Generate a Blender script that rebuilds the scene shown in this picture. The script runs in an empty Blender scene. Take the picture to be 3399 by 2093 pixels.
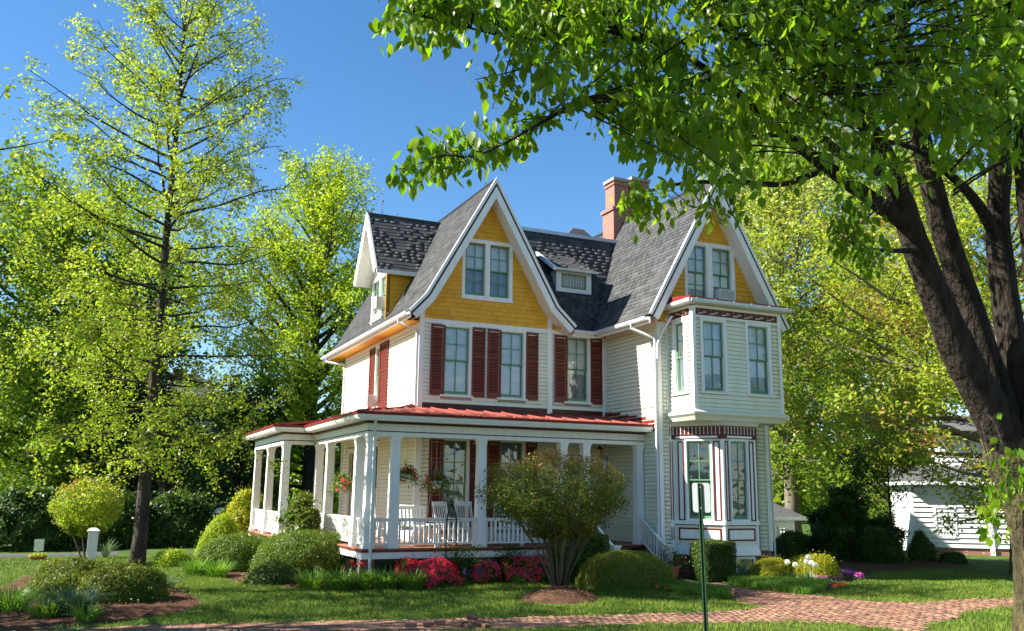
import bpy, math, random
import numpy as np
from mathutils import Vector, Matrix
random.seed(7)
RNG = np.random.default_rng(11)
SC = bpy.context.scene
COL = SC.collection

# ---------------------------------------------------------------- camera
FPX, PYC = 2996.4, 1049.3
CAM = np.array([-8.391, -24.634, 2.0])
_p, _y, _r = math.radians(11.011), math.radians(24.7), math.radians(.633)
FW = np.array([math.sin(_y)*math.cos(_p), math.cos(_y)*math.cos(_p), math.sin(_p)])
RT = np.array([math.cos(_y), -math.sin(_y), 0.]); UP = np.cross(RT, FW)
RT, UP = math.cos(_r)*RT+math.sin(_r)*UP, -math.sin(_r)*RT+math.cos(_r)*UP
cd = bpy.data.cameras.new('camera'); co = bpy.data.objects.new('camera', cd); COL.objects.link(co)
cd.sensor_width = 36; cd.lens = FPX/3399*36; cd.clip_start = .1; cd.clip_end = 2000
cd.shift_y = (PYC-1046.5)/3399
co.matrix_world = Matrix(((RT[0], UP[0], -FW[0], CAM[0]), (RT[1], UP[1], -FW[1], CAM[1]),
                          (RT[2], UP[2], -FW[2], CAM[2]), (0, 0, 0, 1)))
SC.camera = co
# ---------------------------------------------------------------- light
SUN_EL = math.radians(39.5); SUN_AZ = math.radians(16.4)      # azimuth behind the front plane, on the left
SUND = Vector((-math.cos(SUN_AZ)*math.cos(SUN_EL), math.sin(SUN_AZ)*math.cos(SUN_EL), math.sin(SUN_EL)))
W = bpy.data.worlds.new('World'); SC.world = W; W.use_nodes = True
nt = W.node_tree; nt.nodes.clear()
sky = nt.nodes.new('ShaderNodeTexSky'); sky.sky_type = 'NISHITA'; sky.sun_disc = False
sky.sun_elevation = SUN_EL; sky.sun_rotation = math.atan2(SUND.x, SUND.y)
sky.altitude = 0; sky.air_density = 1.0; sky.dust_density = .1; sky.ozone_density = 3.0
bg = nt.nodes.new('ShaderNodeBackground'); bg.inputs['Strength'].default_value = .071
wo = nt.nodes.new('ShaderNodeOutputWorld')
hsv = nt.nodes.new('ShaderNodeHueSaturation'); hsv.inputs['Saturation'].default_value = 1.22; nt.links.new(sky.outputs[0], hsv.inputs['Color']); nt.links.new(hsv.outputs[0], bg.inputs[0]); nt.links.new(bg.outputs[0], wo.inputs[0])
sd = bpy.data.lights.new('sun', 'SUN'); sd.energy = 5.0; sd.angle = math.radians(.53); sd.color = (1, .95, .86)
so = bpy.data.objects.new('sun', sd); COL.objects.link(so); so.rotation_euler = (-SUND).to_track_quat('-Z', 'Y').to_euler()
SC.view_settings.view_transform = 'Standard'; SC.view_settings.look = 'None'
SC.view_settings.exposure = 1.55; SC.view_settings.gamma = 1
SC.cycles.max_bounces = 6; SC.cycles.transparent_max_bounces = 12
SC.cycles.diffuse_bounces = 3; SC.cycles.sample_clamp_indirect = 6

G = -0.28                                                       # ground level
# pixel (of the 2455 px wide view) to a point on a plane or at a depth
def ray(x, y): return FW+RT*(x*1.38448-1699.5)/FPX-UP*(y*1.38448-PYC)/FPX
def onX(x, y, v): d = ray(x, y); return CAM+d*(v-CAM[0])/d[0]
def onY(x, y, v): d = ray(x, y); return CAM+d*(v-CAM[1])/d[1]
def onZ(x, y, v=G): d = ray(x, y); return CAM+d*(v-CAM[2])/d[2]
def onD(x, y, v): return CAM+ray(x, y)*v
def pix(P):
    d = np.asarray(P, float)-CAM; w = d@FW
    return np.stack([(1699.5+FPX*(d@RT)/w)/1.38448, (PYC-FPX*(d@UP)/w)/1.38448, w], -1)

# ---------------------------------------------------------------- materials
def lin(r, g, b):
    f = lambda c: (c/255/12.92 if c/255 <= .04045 else ((c/255+.055)/1.055)**2.4)
    return (f(r), f(g), f(b))
MATS = {}
def pm(name, c1, c2=None, ns=6., rough=.6, spec=.3, bump=0., bs=60., bd=.02, rnd=0., hue=0., trans=0., tcol=None, det=4., stretch=None, metal=0.):
    m = bpy.data.materials.new(name); m.use_nodes = True; t = m.node_tree; N = t.nodes; L = t.links
    b = N['Principled BSDF']; out = N['Material Output']
    b.inputs['Roughness'].default_value = rough; b.inputs['Specular IOR Level'].default_value = spec; b.inputs['Metallic'].default_value = metal
    tc = N.new('ShaderNodeNewGeometry'); vec = tc.outputs['Position']
    if stretch:
        mp = N.new('ShaderNodeMapping'); mp.inputs['Scale'].default_value = stretch; L.new(vec, mp.inputs[0]); vec = mp.outputs[0]
    col = None
    if c2:
        n = N.new('ShaderNodeTexNoise'); n.inputs['Scale'].default_value = ns; n.inputs['Detail'].default_value = det; L.new(vec, n.inputs[0])
        r = N.new('ShaderNodeValToRGB'); r.color_ramp.elements[0].position = .32; r.color_ramp.elements[1].position = .68
        r.color_ramp.elements[0].color = (*c1, 1); r.color_ramp.elements[1].color = (*c2, 1)
        L.new(n.outputs[0], r.inputs[0]); col = r.outputs[0]
    else:
        rg = N.new('ShaderNodeRGB'); rg.outputs[0].default_value = (*c1, 1); col = rg.outputs[0]
    if rnd or hue:
        oi = N.new('ShaderNodeObjectInfo')
        a = N.new('ShaderNodeMath'); a.operation = 'ADD'; L.new(tc.outputs['Random Per Island'], a.inputs[0]); L.new(oi.outputs['Random'], a.inputs[1])
        fr = N.new('ShaderNodeMath'); fr.operation = 'FRACT'; L.new(a.outputs[0], fr.inputs[0])
        hs = N.new('ShaderNodeHueSaturation'); L.new(col, hs.inputs['Color'])
        v = N.new('ShaderNodeMapRange'); v.inputs[3].default_value = 1-rnd; v.inputs[4].default_value = 1+rnd; L.new(fr.outputs[0], v.inputs[0]); L.new(v.outputs[0], hs.inputs['Value'])
        if hue:
            m7 = N.new('ShaderNodeMath'); m7.operation = 'MULTIPLY'; m7.inputs[1].default_value = 7.31; L.new(fr.outputs[0], m7.inputs[0])
            f2 = N.new('ShaderNodeMath'); f2.operation = 'FRACT'; L.new(m7.outputs[0], f2.inputs[0])
            h = N.new('ShaderNodeMapRange'); h.inputs[3].default_value = .5-hue; h.inputs[4].default_value = .5+hue; L.new(f2.outputs[0], h.inputs[0]); L.new(h.outputs[0], hs.inputs['Hue'])
        col = hs.outputs[0]
    L.new(col, b.inputs['Base Color'])
    if bump:
        n = N.new('ShaderNodeTexNoise'); n.inputs['Scale'].default_value = bs; n.inputs['Detail'].default_value = 5; L.new(vec, n.inputs[0])
        bp = N.new('ShaderNodeBump'); bp.inputs['Strength'].default_value = bump; bp.inputs['Distance'].default_value = bd
        L.new(n.outputs[0], bp.inputs['Height']); L.new(bp.outputs[0], b.inputs['Normal'])
    if trans:
        tr = N.new('ShaderNodeBsdfTranslucent'); mx = N.new('ShaderNodeMixShader'); mx.inputs[0].default_value = trans
        if tcol:
            mm = N.new('ShaderNodeMix'); mm.data_type = 'RGBA'; mm.blend_type = 'MULTIPLY'; mm.inputs[0].default_value = 1
            L.new(col, mm.inputs[6]); mm.inputs[7].default_value = (*tcol, 1); L.new(mm.outputs[2], tr.inputs[0])
        else: L.new(col, tr.inputs[0])
        L.new(b.outputs[0], mx.inputs[1]); L.new(tr.outputs[0], mx.inputs[2]); L.new(mx.outputs[0], out.inputs[0])
    MATS[name] = m; return m
def glassmat(name, tint, refl=.5):
    m = bpy.data.materials.new(name); m.use_nodes = True; t = m.node_tree; N = t.nodes; L = t.links; N.remove(N['Principled BSDF'])
    g = N.new('ShaderNodeBsdfGlossy'); g.inputs['Roughness'].default_value = .015; g.inputs[0].default_value = (.9, .95, 1, 1)
    tp = N.new('ShaderNodeBsdfTransparent'); tp.inputs[0].default_value = (*tint, 1)
    lw = N.new('ShaderNodeFresnel'); lw.inputs[0].default_value = 1.52
    ad = N.new('ShaderNodeMath'); ad.operation = 'MULTIPLY_ADD'; ad.inputs[1].default_value = 1.; ad.inputs[2].default_value = refl; L.new(lw.outputs[0], ad.inputs[0])
    tc = N.new('ShaderNodeNewGeometry'); n = N.new('ShaderNodeTexNoise'); n.inputs['Scale'].default_value = 3.5; n.inputs['Detail'].default_value = 1; L.new(tc.outputs['Position'], n.inputs[0])
    bp = N.new('ShaderNodeBump'); bp.inputs['Strength'].default_value = .3; bp.inputs['Distance'].default_value = .05; L.new(n.outputs[0], bp.inputs['Height']); L.new(bp.outputs[0], g.inputs['Normal'])
    mx = N.new('ShaderNodeMixShader'); L.new(ad.outputs[0], mx.inputs[0]); L.new(tp.outputs[0], mx.inputs[1]); L.new(g.outputs[0], mx.inputs[2])
    L.new(mx.outputs[0], N['Material Output'].inputs[0]); MATS[name] = m; return m
def brickmat(name, c1, c2, mortar, w=.21, h=.075):
    m = bpy.data.materials.new(name); m.use_nodes = True; t = m.node_tree; N = t.nodes; L = t.links; b = N['Principled BSDF']
    g = N.new('ShaderNodeNewGeometry'); s = N.new('ShaderNodeSeparateXYZ'); L.new(g.outputs['Position'], s.inputs[0])
    a = N.new('ShaderNodeMath'); a.operation = 'ADD'; L.new(s.outputs[0], a.inputs[0]); L.new(s.outputs[1], a.inputs[1])
    c = N.new('ShaderNodeCombineXYZ'); L.new(a.outputs[0], c.inputs[0]); L.new(s.outputs[2], c.inputs[1])
    k = N.new('ShaderNodeTexBrick'); L.new(c.outputs[0], k.inputs[0]); k.inputs['Scale'].default_value = 1
    k.inputs['Color1'].default_value = (*c1, 1); k.inputs['Color2'].default_value = (*c2, 1); k.inputs['Mortar'].default_value = (*mortar, 1)
    k.inputs['Mortar Size'].default_value = .007; k.inputs['Brick Width'].default_value = w; k.inputs['Row Height'].default_value = h
    L.new(k.outputs[0], b.inputs['Base Color']); b.inputs['Roughness'].default_value = .85
    bp = N.new('ShaderNodeBump'); bp.inputs['Strength'].default_value = .5; bp.inputs['Distance'].default_value = .01; bp.invert = True; L.new(k.outputs['Fac'], bp.inputs['Height']); L.new(bp.outputs[0], b.inputs['Normal'])
    MATS[name] = m; return m
M = MATS
pm('siding', (.78, .78, .62), (.71, .715, .56), 1.1, .6, stretch=(5, 5, .8), bump=.06, bs=25, rnd=.03)
pm('wall_backing', (.33, .33, .26), rough=.7)  # toned dark so the clapboard gaps carry painted shadow lines
pm('trim', (.84, .83, .79), (.76, .745, .69), 1.2, .5, stretch=(6, 6, .9))
pm('trim_dirty', (.74, .75, .70), (.60, .61, .55), 9, .5)
pm('cream', (.74, .73, .60), (.70, .69, .56), 3, .5)
pm('yellow', (.77, .41, .036), (.67, .34, .029), 4, .6, rnd=.07, bump=.15, bs=40)
pm('yellow_back', (.30, .15, .015), rough=.8)
pm('shutter_red', (.165, .028, .018), (.135, .022, .014), 4, .45)
pm('brown_trim', (.055, .013, .010), (.075, .014, .010), 5, .45)
pm('bay_red', (.115, .012, .010), (.095, .011, .009), 4, .4)
pm('green_sash', (.115, .26, .13), (.10, .235, .115), 4, .4)
pm('roof_metal', (.33, .085, .062), (.23, .058, .044), 3.2, .72, spec=.18, bump=.1, bs=12)
pm('roof_edge', (.21, .022, .017), (.16, .02, .016), 3, .4)
pm('shingle', (.062, .063, .065), (.095, .094, .093), 3, .95, rnd=.2, bump=.35, bs=150, spec=.15)
pm('roof_base', (.045, .046, .05), rough=.95, spec=.1)
pm('flashing', (.55, .57, .60), (.45, .47, .5), 4, .35, metal=.4)
pm('deck', (.36, .15, .09), (.27, .11, .065), 3, .6)
pm('deck_edge', (.16, .035, .025), rough=.55)
pm('lattice_green', (.02, .045, .02), rough=.7)
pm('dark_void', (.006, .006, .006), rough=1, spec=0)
pm('blind', (.84, .84, .82), (.76, .76, .75), 8, .8)
pm('lace', (.60, .60, .62), (.26, .27, .30), 30, .9, stretch=(3, 3, .35))
pm('floor_dark', (.08, .06, .05), rough=.8)
pm('metal_gray', (.28, .29, .30), rough=.4, metal=.5)
pm('metal_white', (.68, .69, .68), (.60, .61, .6), 6, .4)
pm('iron_black', (.012, .014, .014), rough=.5)
pm('lead_stain', (.38, .42, .37), (.12, .17, .12), 28, .25)
pm('brick_red', (.27, .085, .055), (.20, .06, .042), 9, .9, rnd=.28, bump=.3, bs=90)
pm('mortar', (.33, .29, .25), (.25, .22, .19), 20, .95)
pm('concrete', (.36, .35, .32), (.29, .28, .26), 8, .9)
brickmat('chimney_brick', (.36, .115, .058), (.25, .075, .042), (.36, .33, .30))
brickmat('far_brick', (.36, .12, .08), (.30, .10, .065), (.4, .36, .32))
glassmat('glass', (.93, .95, .94), .05)
glassmat('glass_dark', (.8, .85, .85), .07)

# ---------------------------------------------------------------- mesh helpers
class MB:
    def __init__(s): s.v = []; s.f = []
    def add(s, vs, fs):
        o = len(s.v); s.v += [tuple(map(float, v)) for v in vs]; s.f += [tuple(i+o for i in f) for f in fs]; return s
    def hexa(s, p): return s.add(p, [(0, 3, 2, 1), (4, 5, 6, 7), (0, 1, 5, 4), (1, 2, 6, 5), (2, 3, 7, 6), (3, 0, 4, 7)])
    def box(s, x0, x1, y0, y1, z0, z1):
        return s.hexa([(x0, y0, z0), (x1, y0, z0), (x1, y1, z0), (x0, y1, z0), (x0, y0, z1), (x1, y0, z1), (x1, y1, z1), (x0, y1, z1)])
    def prism(s, poly, z0, z1):
        n = len(poly); vs = [(x, y, z0) for x, y in poly]+[(x, y, z1) for x, y in poly]
        return s.add(vs, [tuple(range(n))[::-1], tuple(range(n, 2*n))]+[(i, (i+1) % n, n+(i+1) % n, n+i) for i in range(n)])
    def sweep(s, A, B):                                   # solid between two matching polygons
        n = len(A)
        return s.add(list(A)+list(B), [tuple(range(n))[::-1], tuple(range(n, 2*n))]+[(i, (i+1) % n, n+(i+1) % n, n+i) for i in range(n)])
    def tube(s, pts, rad, n=8, cap=True):
        pts = [Vector(p) for p in pts]; rings = []; ref = None
        if not hasattr(rad, '__len__'): rad = [rad]*len(pts)
        for i, p in enumerate(pts):
            d = (pts[min(i+1, len(pts)-1)]-pts[max(i-1, 0)])
            d = d.normalized() if d.length > 1e-9 else Vector((0, 0, 1))
            if ref is None: ref = d.orthogonal().normalized()
            else:
                ref = ref-d*ref.dot(d); ref = ref.normalized() if ref.length > 1e-6 else d.orthogonal().normalized()
            b = d.cross(ref)
            rings.append([p+(ref*math.cos(2*math.pi*k/n)+b*math.sin(2*math.pi*k/n))*rad[i] for k in range(n)])
        o = len(s.v)
        for r in rings: s.v += [tuple(q) for q in r]
        for i in range(len(pts)-1):
            for k in range(n): s.f.append((o+i*n+k, o+i*n+(k+1) % n, o+(i+1)*n+(k+1) % n, o+(i+1)*n+k))
        if cap:
            s.f.append(tuple(o+k for k in range(n))[::-1]); s.f.append(tuple(o+(len(pts)-1)*n+k for k in range(n)))
        return s
    def lathe(s, c, prof, n=12):                          # prof: list of (r, z)
        o = len(s.v)
        for r, z in prof: s.v += [(c[0]+r*math.cos(2*math.pi*k/n), c[1]+r*math.sin(2*math.pi*k/n), c[2]+z) for k in range(n)]
        for i in range(len(prof)-1):
            for k in range(n): s.f.append((o+i*n+k, o+i*n+(k+1) % n, o+(i+1)*n+(k+1) % n, o+(i+1)*n+k))
        s.f.append(tuple(o+k for k in range(n))[::-1]); s.f.append(tuple(o+(len(prof)-1)*n+k for k in range(n)))
        return s
    def build(s, name, mat, parent=None, smooth=False, bevel=0):
        me = bpy.data.meshes.new(name); me.from_pydata(s.v, [], s.f)
        if mat: me.materials.append(M[mat] if isinstance(mat, str) else mat)
        if smooth: me.polygons.foreach_set('use_smooth', [True]*len(me.polygons))
        return link(name, me, parent, bevel)
def link(name, me, parent=None, bevel=0):
    o = bpy.data.objects.new(name, me); COL.objects.link(o)
    if parent: adopt(o, parent)
    if bevel:
        b = o.modifiers.new('bevel', 'BEVEL'); b.width = bevel; b.segments = 1; b.limit_method = 'ANGLE'
    return o
def adopt(o, parent):
    o.parent = parent
    if parent.type == 'EMPTY' and parent.get('_w'): o.matrix_parent_inverse = Matrix.Translation(-Vector(parent.location))
def tag(o, label, cat, group=None):
    o['label'] = label; o['category'] = cat
    if group: o['group'] = group
    return o
def kind(o, k): o['kind'] = k; return o
def thing(name, label, cat, loc=(0, 0, 0), group=None, world=True):
    o = bpy.data.objects.new(name, None); COL.objects.link(o); o.location = loc; o.empty_display_size = .1
    if world: o['_w'] = 1                                  # children of this one are given in world coordinates
    return tag(o, label, cat, group)
def copy_tree(o, parent=None):
    c = o.copy(); COL.objects.link(c)
    if parent: c.parent = parent
    for ch in list(o.children): copy_tree(ch, c)
    return c
def np_mesh(name, verts, faces, mat, parent=None, smooth=False, mats=None, midx=None):
    verts = np.asarray(verts, np.float32); faces = np.asarray(faces, np.int32)
    me = bpy.data.meshes.new(name); k = faces.shape[1]
    me.vertices.add(len(verts)); me.vertices.foreach_set('co', verts.ravel())
    me.loops.add(faces.size); me.loops.foreach_set('vertex_index', faces.ravel())
    me.polygons.add(len(faces)); me.polygons.foreach_set('loop_start', np.arange(0, faces.size, k, dtype=np.int32))
    me.materials.append(M[mat] if isinstance(mat, str) else mat)
    if smooth: me.polygons.foreach_set('use_smooth', np.ones(len(faces), bool))
    me.update(calc_edges=True); me.validate()
    return link(name, me, parent)
class Fr:                                                   # a vertical wall plane: a along it, z up, d outwards
    def __init__(s, O, u, n): s.O = np.array(O, float); s.u = np.array(u, float); s.n = np.array(n, float)
    def P(s, a, z, d=0.): q = s.O+s.u*a+s.n*d; return (q[0], q[1], z)
    def box(s, mb, a0, a1, z0, z1, d0, d1):
        return mb.hexa([s.P(a0, z0, d0), s.P(a1, z0, d0), s.P(a1, z0, d1), s.P(a0, z0, d1), s.P(a0, z1, d0), s.P(a1, z1, d0), s.P(a1, z1, d1), s.P(a0, z1, d1)])
    def mat(s, a, z, la, lz, ld=1., d=0.):
        p = s.P(a, z, d); return Matrix(((s.u[0]*la, s.n[0]*ld, 0, p[0]), (s.u[1]*la, s.n[1]*ld, 0, p[1]), (0, 0, lz, p[2]), (0, 0, 0, 1)))
# pieces: unit meshes placed by matrices; the 300 that show largest become parts, the rest one joined part
def unit_mesh(name, v, f, mat):
    me = bpy.data.meshes.new(name); me.from_pydata(v, [], f); me.materials.append(M[mat]); return me
HEX = [(0, 3, 2, 1), (4, 5, 6, 7), (0, 1, 5, 4), (1, 2, 6, 5), (2, 3, 7, 6), (3, 0, 4, 7)]
CLAP = [(0, 0, 0), (1, 0, 0), (1, .032, 0), (0, .032, 0), (0, 0, 1), (1, 0, 1), (1, .006, 1), (0, .006, 1)]
def emit(name, rest, unit, mat, items, limit=300):
    """items: (matrix, parent, weight)"""
    if not items: return
    v = np.array(unit, float); c = v.mean(0); me = unit_mesh(name, unit, HEX, mat); sc = []
    for mx, par, w in items:
        A = np.array(mx); p = A[:3, :3]@c+A[:3, 3]; q = pix(p)
        ext = np.sort([np.linalg.norm(A[:3, i]*np.ptp(v[:, i])) for i in range(3)])
        ok = 0 < q[0] < 2455 and 0 < q[1] < 1512 and q[2] > 0
        sc.append(w*ext[1]*ext[2]/max(q[2], .1)**2 if ok else 0)
    order = np.argsort(-np.array(sc)); left = {}
    for r, i in enumerate(order):
        mx, par, w = items[i]
        if r < limit and sc[i] > 0:
            o = bpy.data.objects.new(name, me); COL.objects.link(o); adopt(o, par); o.matrix_basis = mx
        else: left.setdefault(par.name, []).append(mx)
    mxs = [mx for l in left.values() for mx in l]
    if mxs:
        A = np.array([np.array(m) for m in mxs]); V = np.einsum('nij,kj->nki', A[:, :3, :3], v)+A[:, None, :3, 3]
        Fc = np.array(HEX)[None]+8*np.arange(len(mxs))[:, None, None]
        top = items[0][1]
        while top.parent: top = top.parent
        o = np_mesh(rest, V.reshape(-1, 3), Fc.reshape(-1, 4), mat, top); kind(o, 'stuff')
# ================================================================ THE HOUSE
H = thing('house', 'cream Victorian house with yellow shingled gables, red shutters and a white wraparound porch', 'house', (4, 2, G))
FRONT = Fr((0, 0), (1, 0), (0, -1)); LEFT = Fr((0, 0), (0, 1), (-1, 0))
WLEFT = Fr((6.2, 0), (0, 1), (-1, 0)); WFRONT = Fr((0, -3), (1, 0), (0, -1)); WRIGHT = Fr((10.05, 0), (0, 1), (1, 0))
BFRONT = Fr((0, -4.24), (1, 0), (0, -1)); BLEFT = Fr((6.55, 0), (0, 1), (-1, 0)); BRIGHT = Fr((9.62, 0), (0, 1), (1, 0))
ZB, ZBT, ZS = 6.84, 6.975, 4.51
claps = []; yshin = []; rshin = []
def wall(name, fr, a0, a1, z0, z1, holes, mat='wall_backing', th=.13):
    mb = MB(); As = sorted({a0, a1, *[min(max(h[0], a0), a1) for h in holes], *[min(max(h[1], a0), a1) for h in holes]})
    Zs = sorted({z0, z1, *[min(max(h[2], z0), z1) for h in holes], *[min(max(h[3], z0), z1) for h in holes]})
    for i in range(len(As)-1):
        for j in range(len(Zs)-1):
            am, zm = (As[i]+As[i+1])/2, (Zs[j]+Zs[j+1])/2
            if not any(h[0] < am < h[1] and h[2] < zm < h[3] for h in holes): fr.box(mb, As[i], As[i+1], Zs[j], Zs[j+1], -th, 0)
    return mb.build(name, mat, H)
def courses(par, fr, a0, a1, z0, z1, holes, expo=.116, w=1., lst=None, step=None):
    z = z0; lst = claps if lst is None else lst
    while z < z1-.03:
        h = min(expo, z1-z); iv = [(a0, a1)]
        for q in holes:
            ov = min(z+h, q[3])-max(z, q[2])
            if ov > .35*h:
                nv = []
                for s, e in iv:
                    if q[1] <= s or q[0] >= e: nv.append((s, e)); continue
                    if q[0]-s > .02: nv.append((s, q[0]))
                    if e-q[1] > .02: nv.append((q[1], e))
                iv = nv
        for s, e in iv:
            if step:                                        # random lengths
                a = s
                while a < e-.02:
                    b = min(e, a+random.uniform(*step))
                    if e-b < .12: b = e
                    lst.append((fr.mat(a+.004, z, b-a-.008, h+.012, 1., .002+random.uniform(0, .004)), par, w)); a = b
            else: lst.append((fr.mat(s, z+random.uniform(-.0012, .0012), e-s, h-.009, 1., .001), par, w))
        z += h
def casing_hole(h, c=.09, s=.12): return (h[0]-c, h[1]+c, h[2]-s, h[3]+c)
def window(fr, a0, a1, z0, z1, rt=2, rb=1, blind=1., lace=False, c=.085, head=.085, sill=True, zm=None, glass='glass', cas='trim', cols=2):
    zm = zm or (z0+z1)/2; mb = MB()
    if c:
        fr.box(mb, a0-c, a0, z0-.02, z1, 0, .036); fr.box(mb, a1, a1+c, z0-.02, z1, 0, .036)
        fr.box(mb, a0-c, a1+c, z1, z1+head, 0, .038)
    t = .016
    fr.box(mb, a0, a0+t, z0, z1, -.13, -.001); fr.box(mb, a1-t, a1, z0, z1, -.13, -.001); fr.box(mb, a0+t, a1-t, z1-t, z1, -.13, -.001); fr.box(mb, a0+t, a1-t, z0, z0+t, -.13, -.001)
    wn = mb.build('window', cas, H)
    if sill: s = MB(); fr.box(s, a0-c-.04, a1+c+.04, z0-.075, z0-.02, -.01, .075); s.build('sill', cas, wn)
    A0, A1 = a0+t, a1-t
    for up, (u0, u1, d) in enumerate(((z0+t, zm+.02, -.092), (zm-.02, z1-t, -.052))):
        sb = MB(); st = .042; br = .085 if not up else .04
        fr.box(sb, A0, A0+st, u0, u1, d, d+.034); fr.box(sb, A1-st, A1, u0, u1, d, d+.034)
        fr.box(sb, A0+st, A1-st, u0, u0+br, d+.001, d+.033); fr.box(sb, A0+st, A1-st, u1-.042, u1, d+.001, d+.033)
        n = rt if up else rb; a_, b_, p_, q_ = A0+st, A1-st, u0+br, u1-.042
        es = [a_+(b_-a_)*i/cols for i in range(cols+1)]; ez = [p_+(q_-p_)*i/n for i in range(n+1)]
        for e in es[1:-1]: fr.box(sb, e-.013, e+.013, p_, q_, d+.004, d+.03)
        for e in ez[1:-1]: fr.box(sb, a_, b_, e-.011, e+.011, d+.006, d+.028)
        so_ = sb.build('sash', 'green_sash', wn)
        for i in range(cols):
            for j in range(n):
                p = MB(); p.add([fr.P(es[i], ez[j], d+.016), fr.P(es[i+1], ez[j], d+.016), fr.P(es[i+1], ez[j+1], d+.016), fr.P(es[i], ez[j+1], d+.016)], [(0, 1, 2, 3)])
                p.build('pane', glass, wn)
    if blind:
        zb = z1-(z1-z0)*blind; b = MB(); fr.box(b, A0, A1, zb, z1-.02, -.116, -.112); fr.box(b, A0, A1, zb-.015, zb+.012, -.118, -.108); b.build('blind', 'blind', wn)
    if lace:
        n = 44; vs = []; L = A1-A0
        for i in range(n+1):
            a = A0+L*i/n; dd = -.165+.018*math.sin(i*1.9)+.008*math.sin(i*.7+a*9)
            vs += [fr.P(a, z0+.02, dd), fr.P(a, z1-.03, dd)]
        MB().add(vs, [(2*i, 2*i+2, 2*i+3, 2*i+1) for i in range(n)]).build('curtain', 'lace', wn)
    return wn
# louvred shutter, one shared unit mesh (width 1, height 1)
def shutter_mesh():
    m = MB(); wd, ht = .43, 2.07
    m.box(0, .055, -.036, 0, 0, ht); m.box(wd-.055, wd, -.036, 0, 0, ht); m.box(.055, wd-.055, -.034, -.002, 0, .14); m.box(.055, wd-.055, -.034, -.002, ht-.06, ht); m.box(.055, wd-.055, -.034, -.002, ht*.56, ht*.56+.07)
    z = .15
    while z < ht-.09:
        if not (ht*.56-.012 < z < ht*.56+.03):
            m.hexa([(.055, -.03, z), (wd-.055, -.03, z), (wd-.055, -.026, z+.004), (.055, -.026, z+.004), (.055, -.008, z+.04), (wd-.055, -.008, z+.04), (wd-.055, -.004, z+.044), (.055, -.004, z+.044)])
        z += .046
    me = bpy.data.meshes.new('shutter'); me.from_pydata(m.v, [], m.f); me.materials.append(M['shutter_red']); return me
SHUT = shutter_mesh()
def shutter(fr, a0, a1, z0, z1, d=.024):
    o = bpy.data.objects.new('shutter', SHUT); COL.objects.link(o); adopt(o, H)
    p = fr.P(a0, z0, d); sx, sz = (a1-a0)/.43, (z1-z0)/2.07
    o.matrix_basis = Matrix(((fr.u[0]*sx, -fr.n[0], 0, p[0]), (fr.u[1]*sx, -fr.n[1], 0, p[1]), (0, 0, sz, p[2]), (0, 0, 0, 1)))
# ---- main front wall, second floor
w2 = [(.76, 1.55, 4.78, 6.79), (2.57, 3.33, 4.78, 6.79), (4.84, 5.58, 4.78, 6.79)]
w1 = [(.80, 1.55, 1.0, 3.46), (2.60, 3.34, 1.0, 3.46), (4.86, 5.7, .62, 3.0)]
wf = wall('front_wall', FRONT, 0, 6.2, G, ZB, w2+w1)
courses(wf, FRONT, .11, 6.1, ZS, ZB, [casing_hole(h) for h in w2]+[(4.14, 4.32, 4, 8)])
courses(wf, FRONT, .15, 6.14, .60, 3.74, [casing_hole(h) for h in w1], w=.8)
for i, h in enumerate(w2):
    window(FRONT, *h, lace=(i == 2), blind=(1., 1., .56)[i], head=.05)
for h in w1[:2]: window(FRONT, *h, rt=2, rb=2, blind=0, lace=True, glass='glass_dark', head=.08)
for a0, a1 in ((.33, .765), (1.63, 2.05), (2.13, 2.575), (3.41, 3.82), (4.39, 4.835), (5.67, 6.08)): shutter(FRONT, a0, a1, 4.73, 6.81)
for a0, a1 in ((.37, .79), (1.62, 1.92), (2.18, 2.58), (3.42, 3.8)): shutter(FRONT, a0, a1, 1.0, 3.46)
# front door inside the porch
d = MB(); FRONT.box(d, 4.86, 5.7, .62, 3.0, -.09, -.05); FRONT.box(d, 4.95, 5.22, .8, 1.5, -.05, -.03); FRONT.box(d, 5.34, 5.61, .8, 1.5, -.05, -.03)
FRONT.box(d, 4.76, 4.86, .6, 3.1, 0, .035); FRONT.box(d, 5.7, 5.8, .6, 3.1, 0, .035); FRONT.box(d, 4.86, 5.7, 3.0, 3.1, 0, .035)
dr = d.build('door', 'trim', H); dp = MB(); FRONT.box(dp, 4.97, 5.59, 1.65, 2.85, -.05, -.045); dp.build('pane', 'glass_dark', dr); dk = MB(); dk.lathe(FRONT.P(5.62, 1.55, .0), [(.03, 0), (.03, .05)], 8); dk.build('handle', 'metal_gray', dr)
# ---- left wall
lw2 = [(3.93, 4.36, 4.72, 6.64)]; lw1 = [(3.72, 4.45, .75, 3.42), (6.6, 7.4, 1.0, 3.3)]
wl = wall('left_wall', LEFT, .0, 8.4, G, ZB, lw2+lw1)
courses(wl, LEFT, .11, 8.3, 4.5, 6.72, [casing_hole(h, .07) for h in lw2]); courses(wl, LEFT, .12, 8.3, .60, 3.74, [casing_hole(h, .13) for h in lw1], w=.5)
window(LEFT, *lw2[0], blind=.3, c=.06, cols=2)
for h in lw1: window(LEFT, *h, rt=2, rb=2, blind=0, lace=True, glass='glass_dark', c=.12, head=.14)
shutter(LEFT, 4.43, 5.04, 4.6, 6.72, .03); shutter(LEFT, 2.95, 3.87, 4.6, 6.74, .03)
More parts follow.
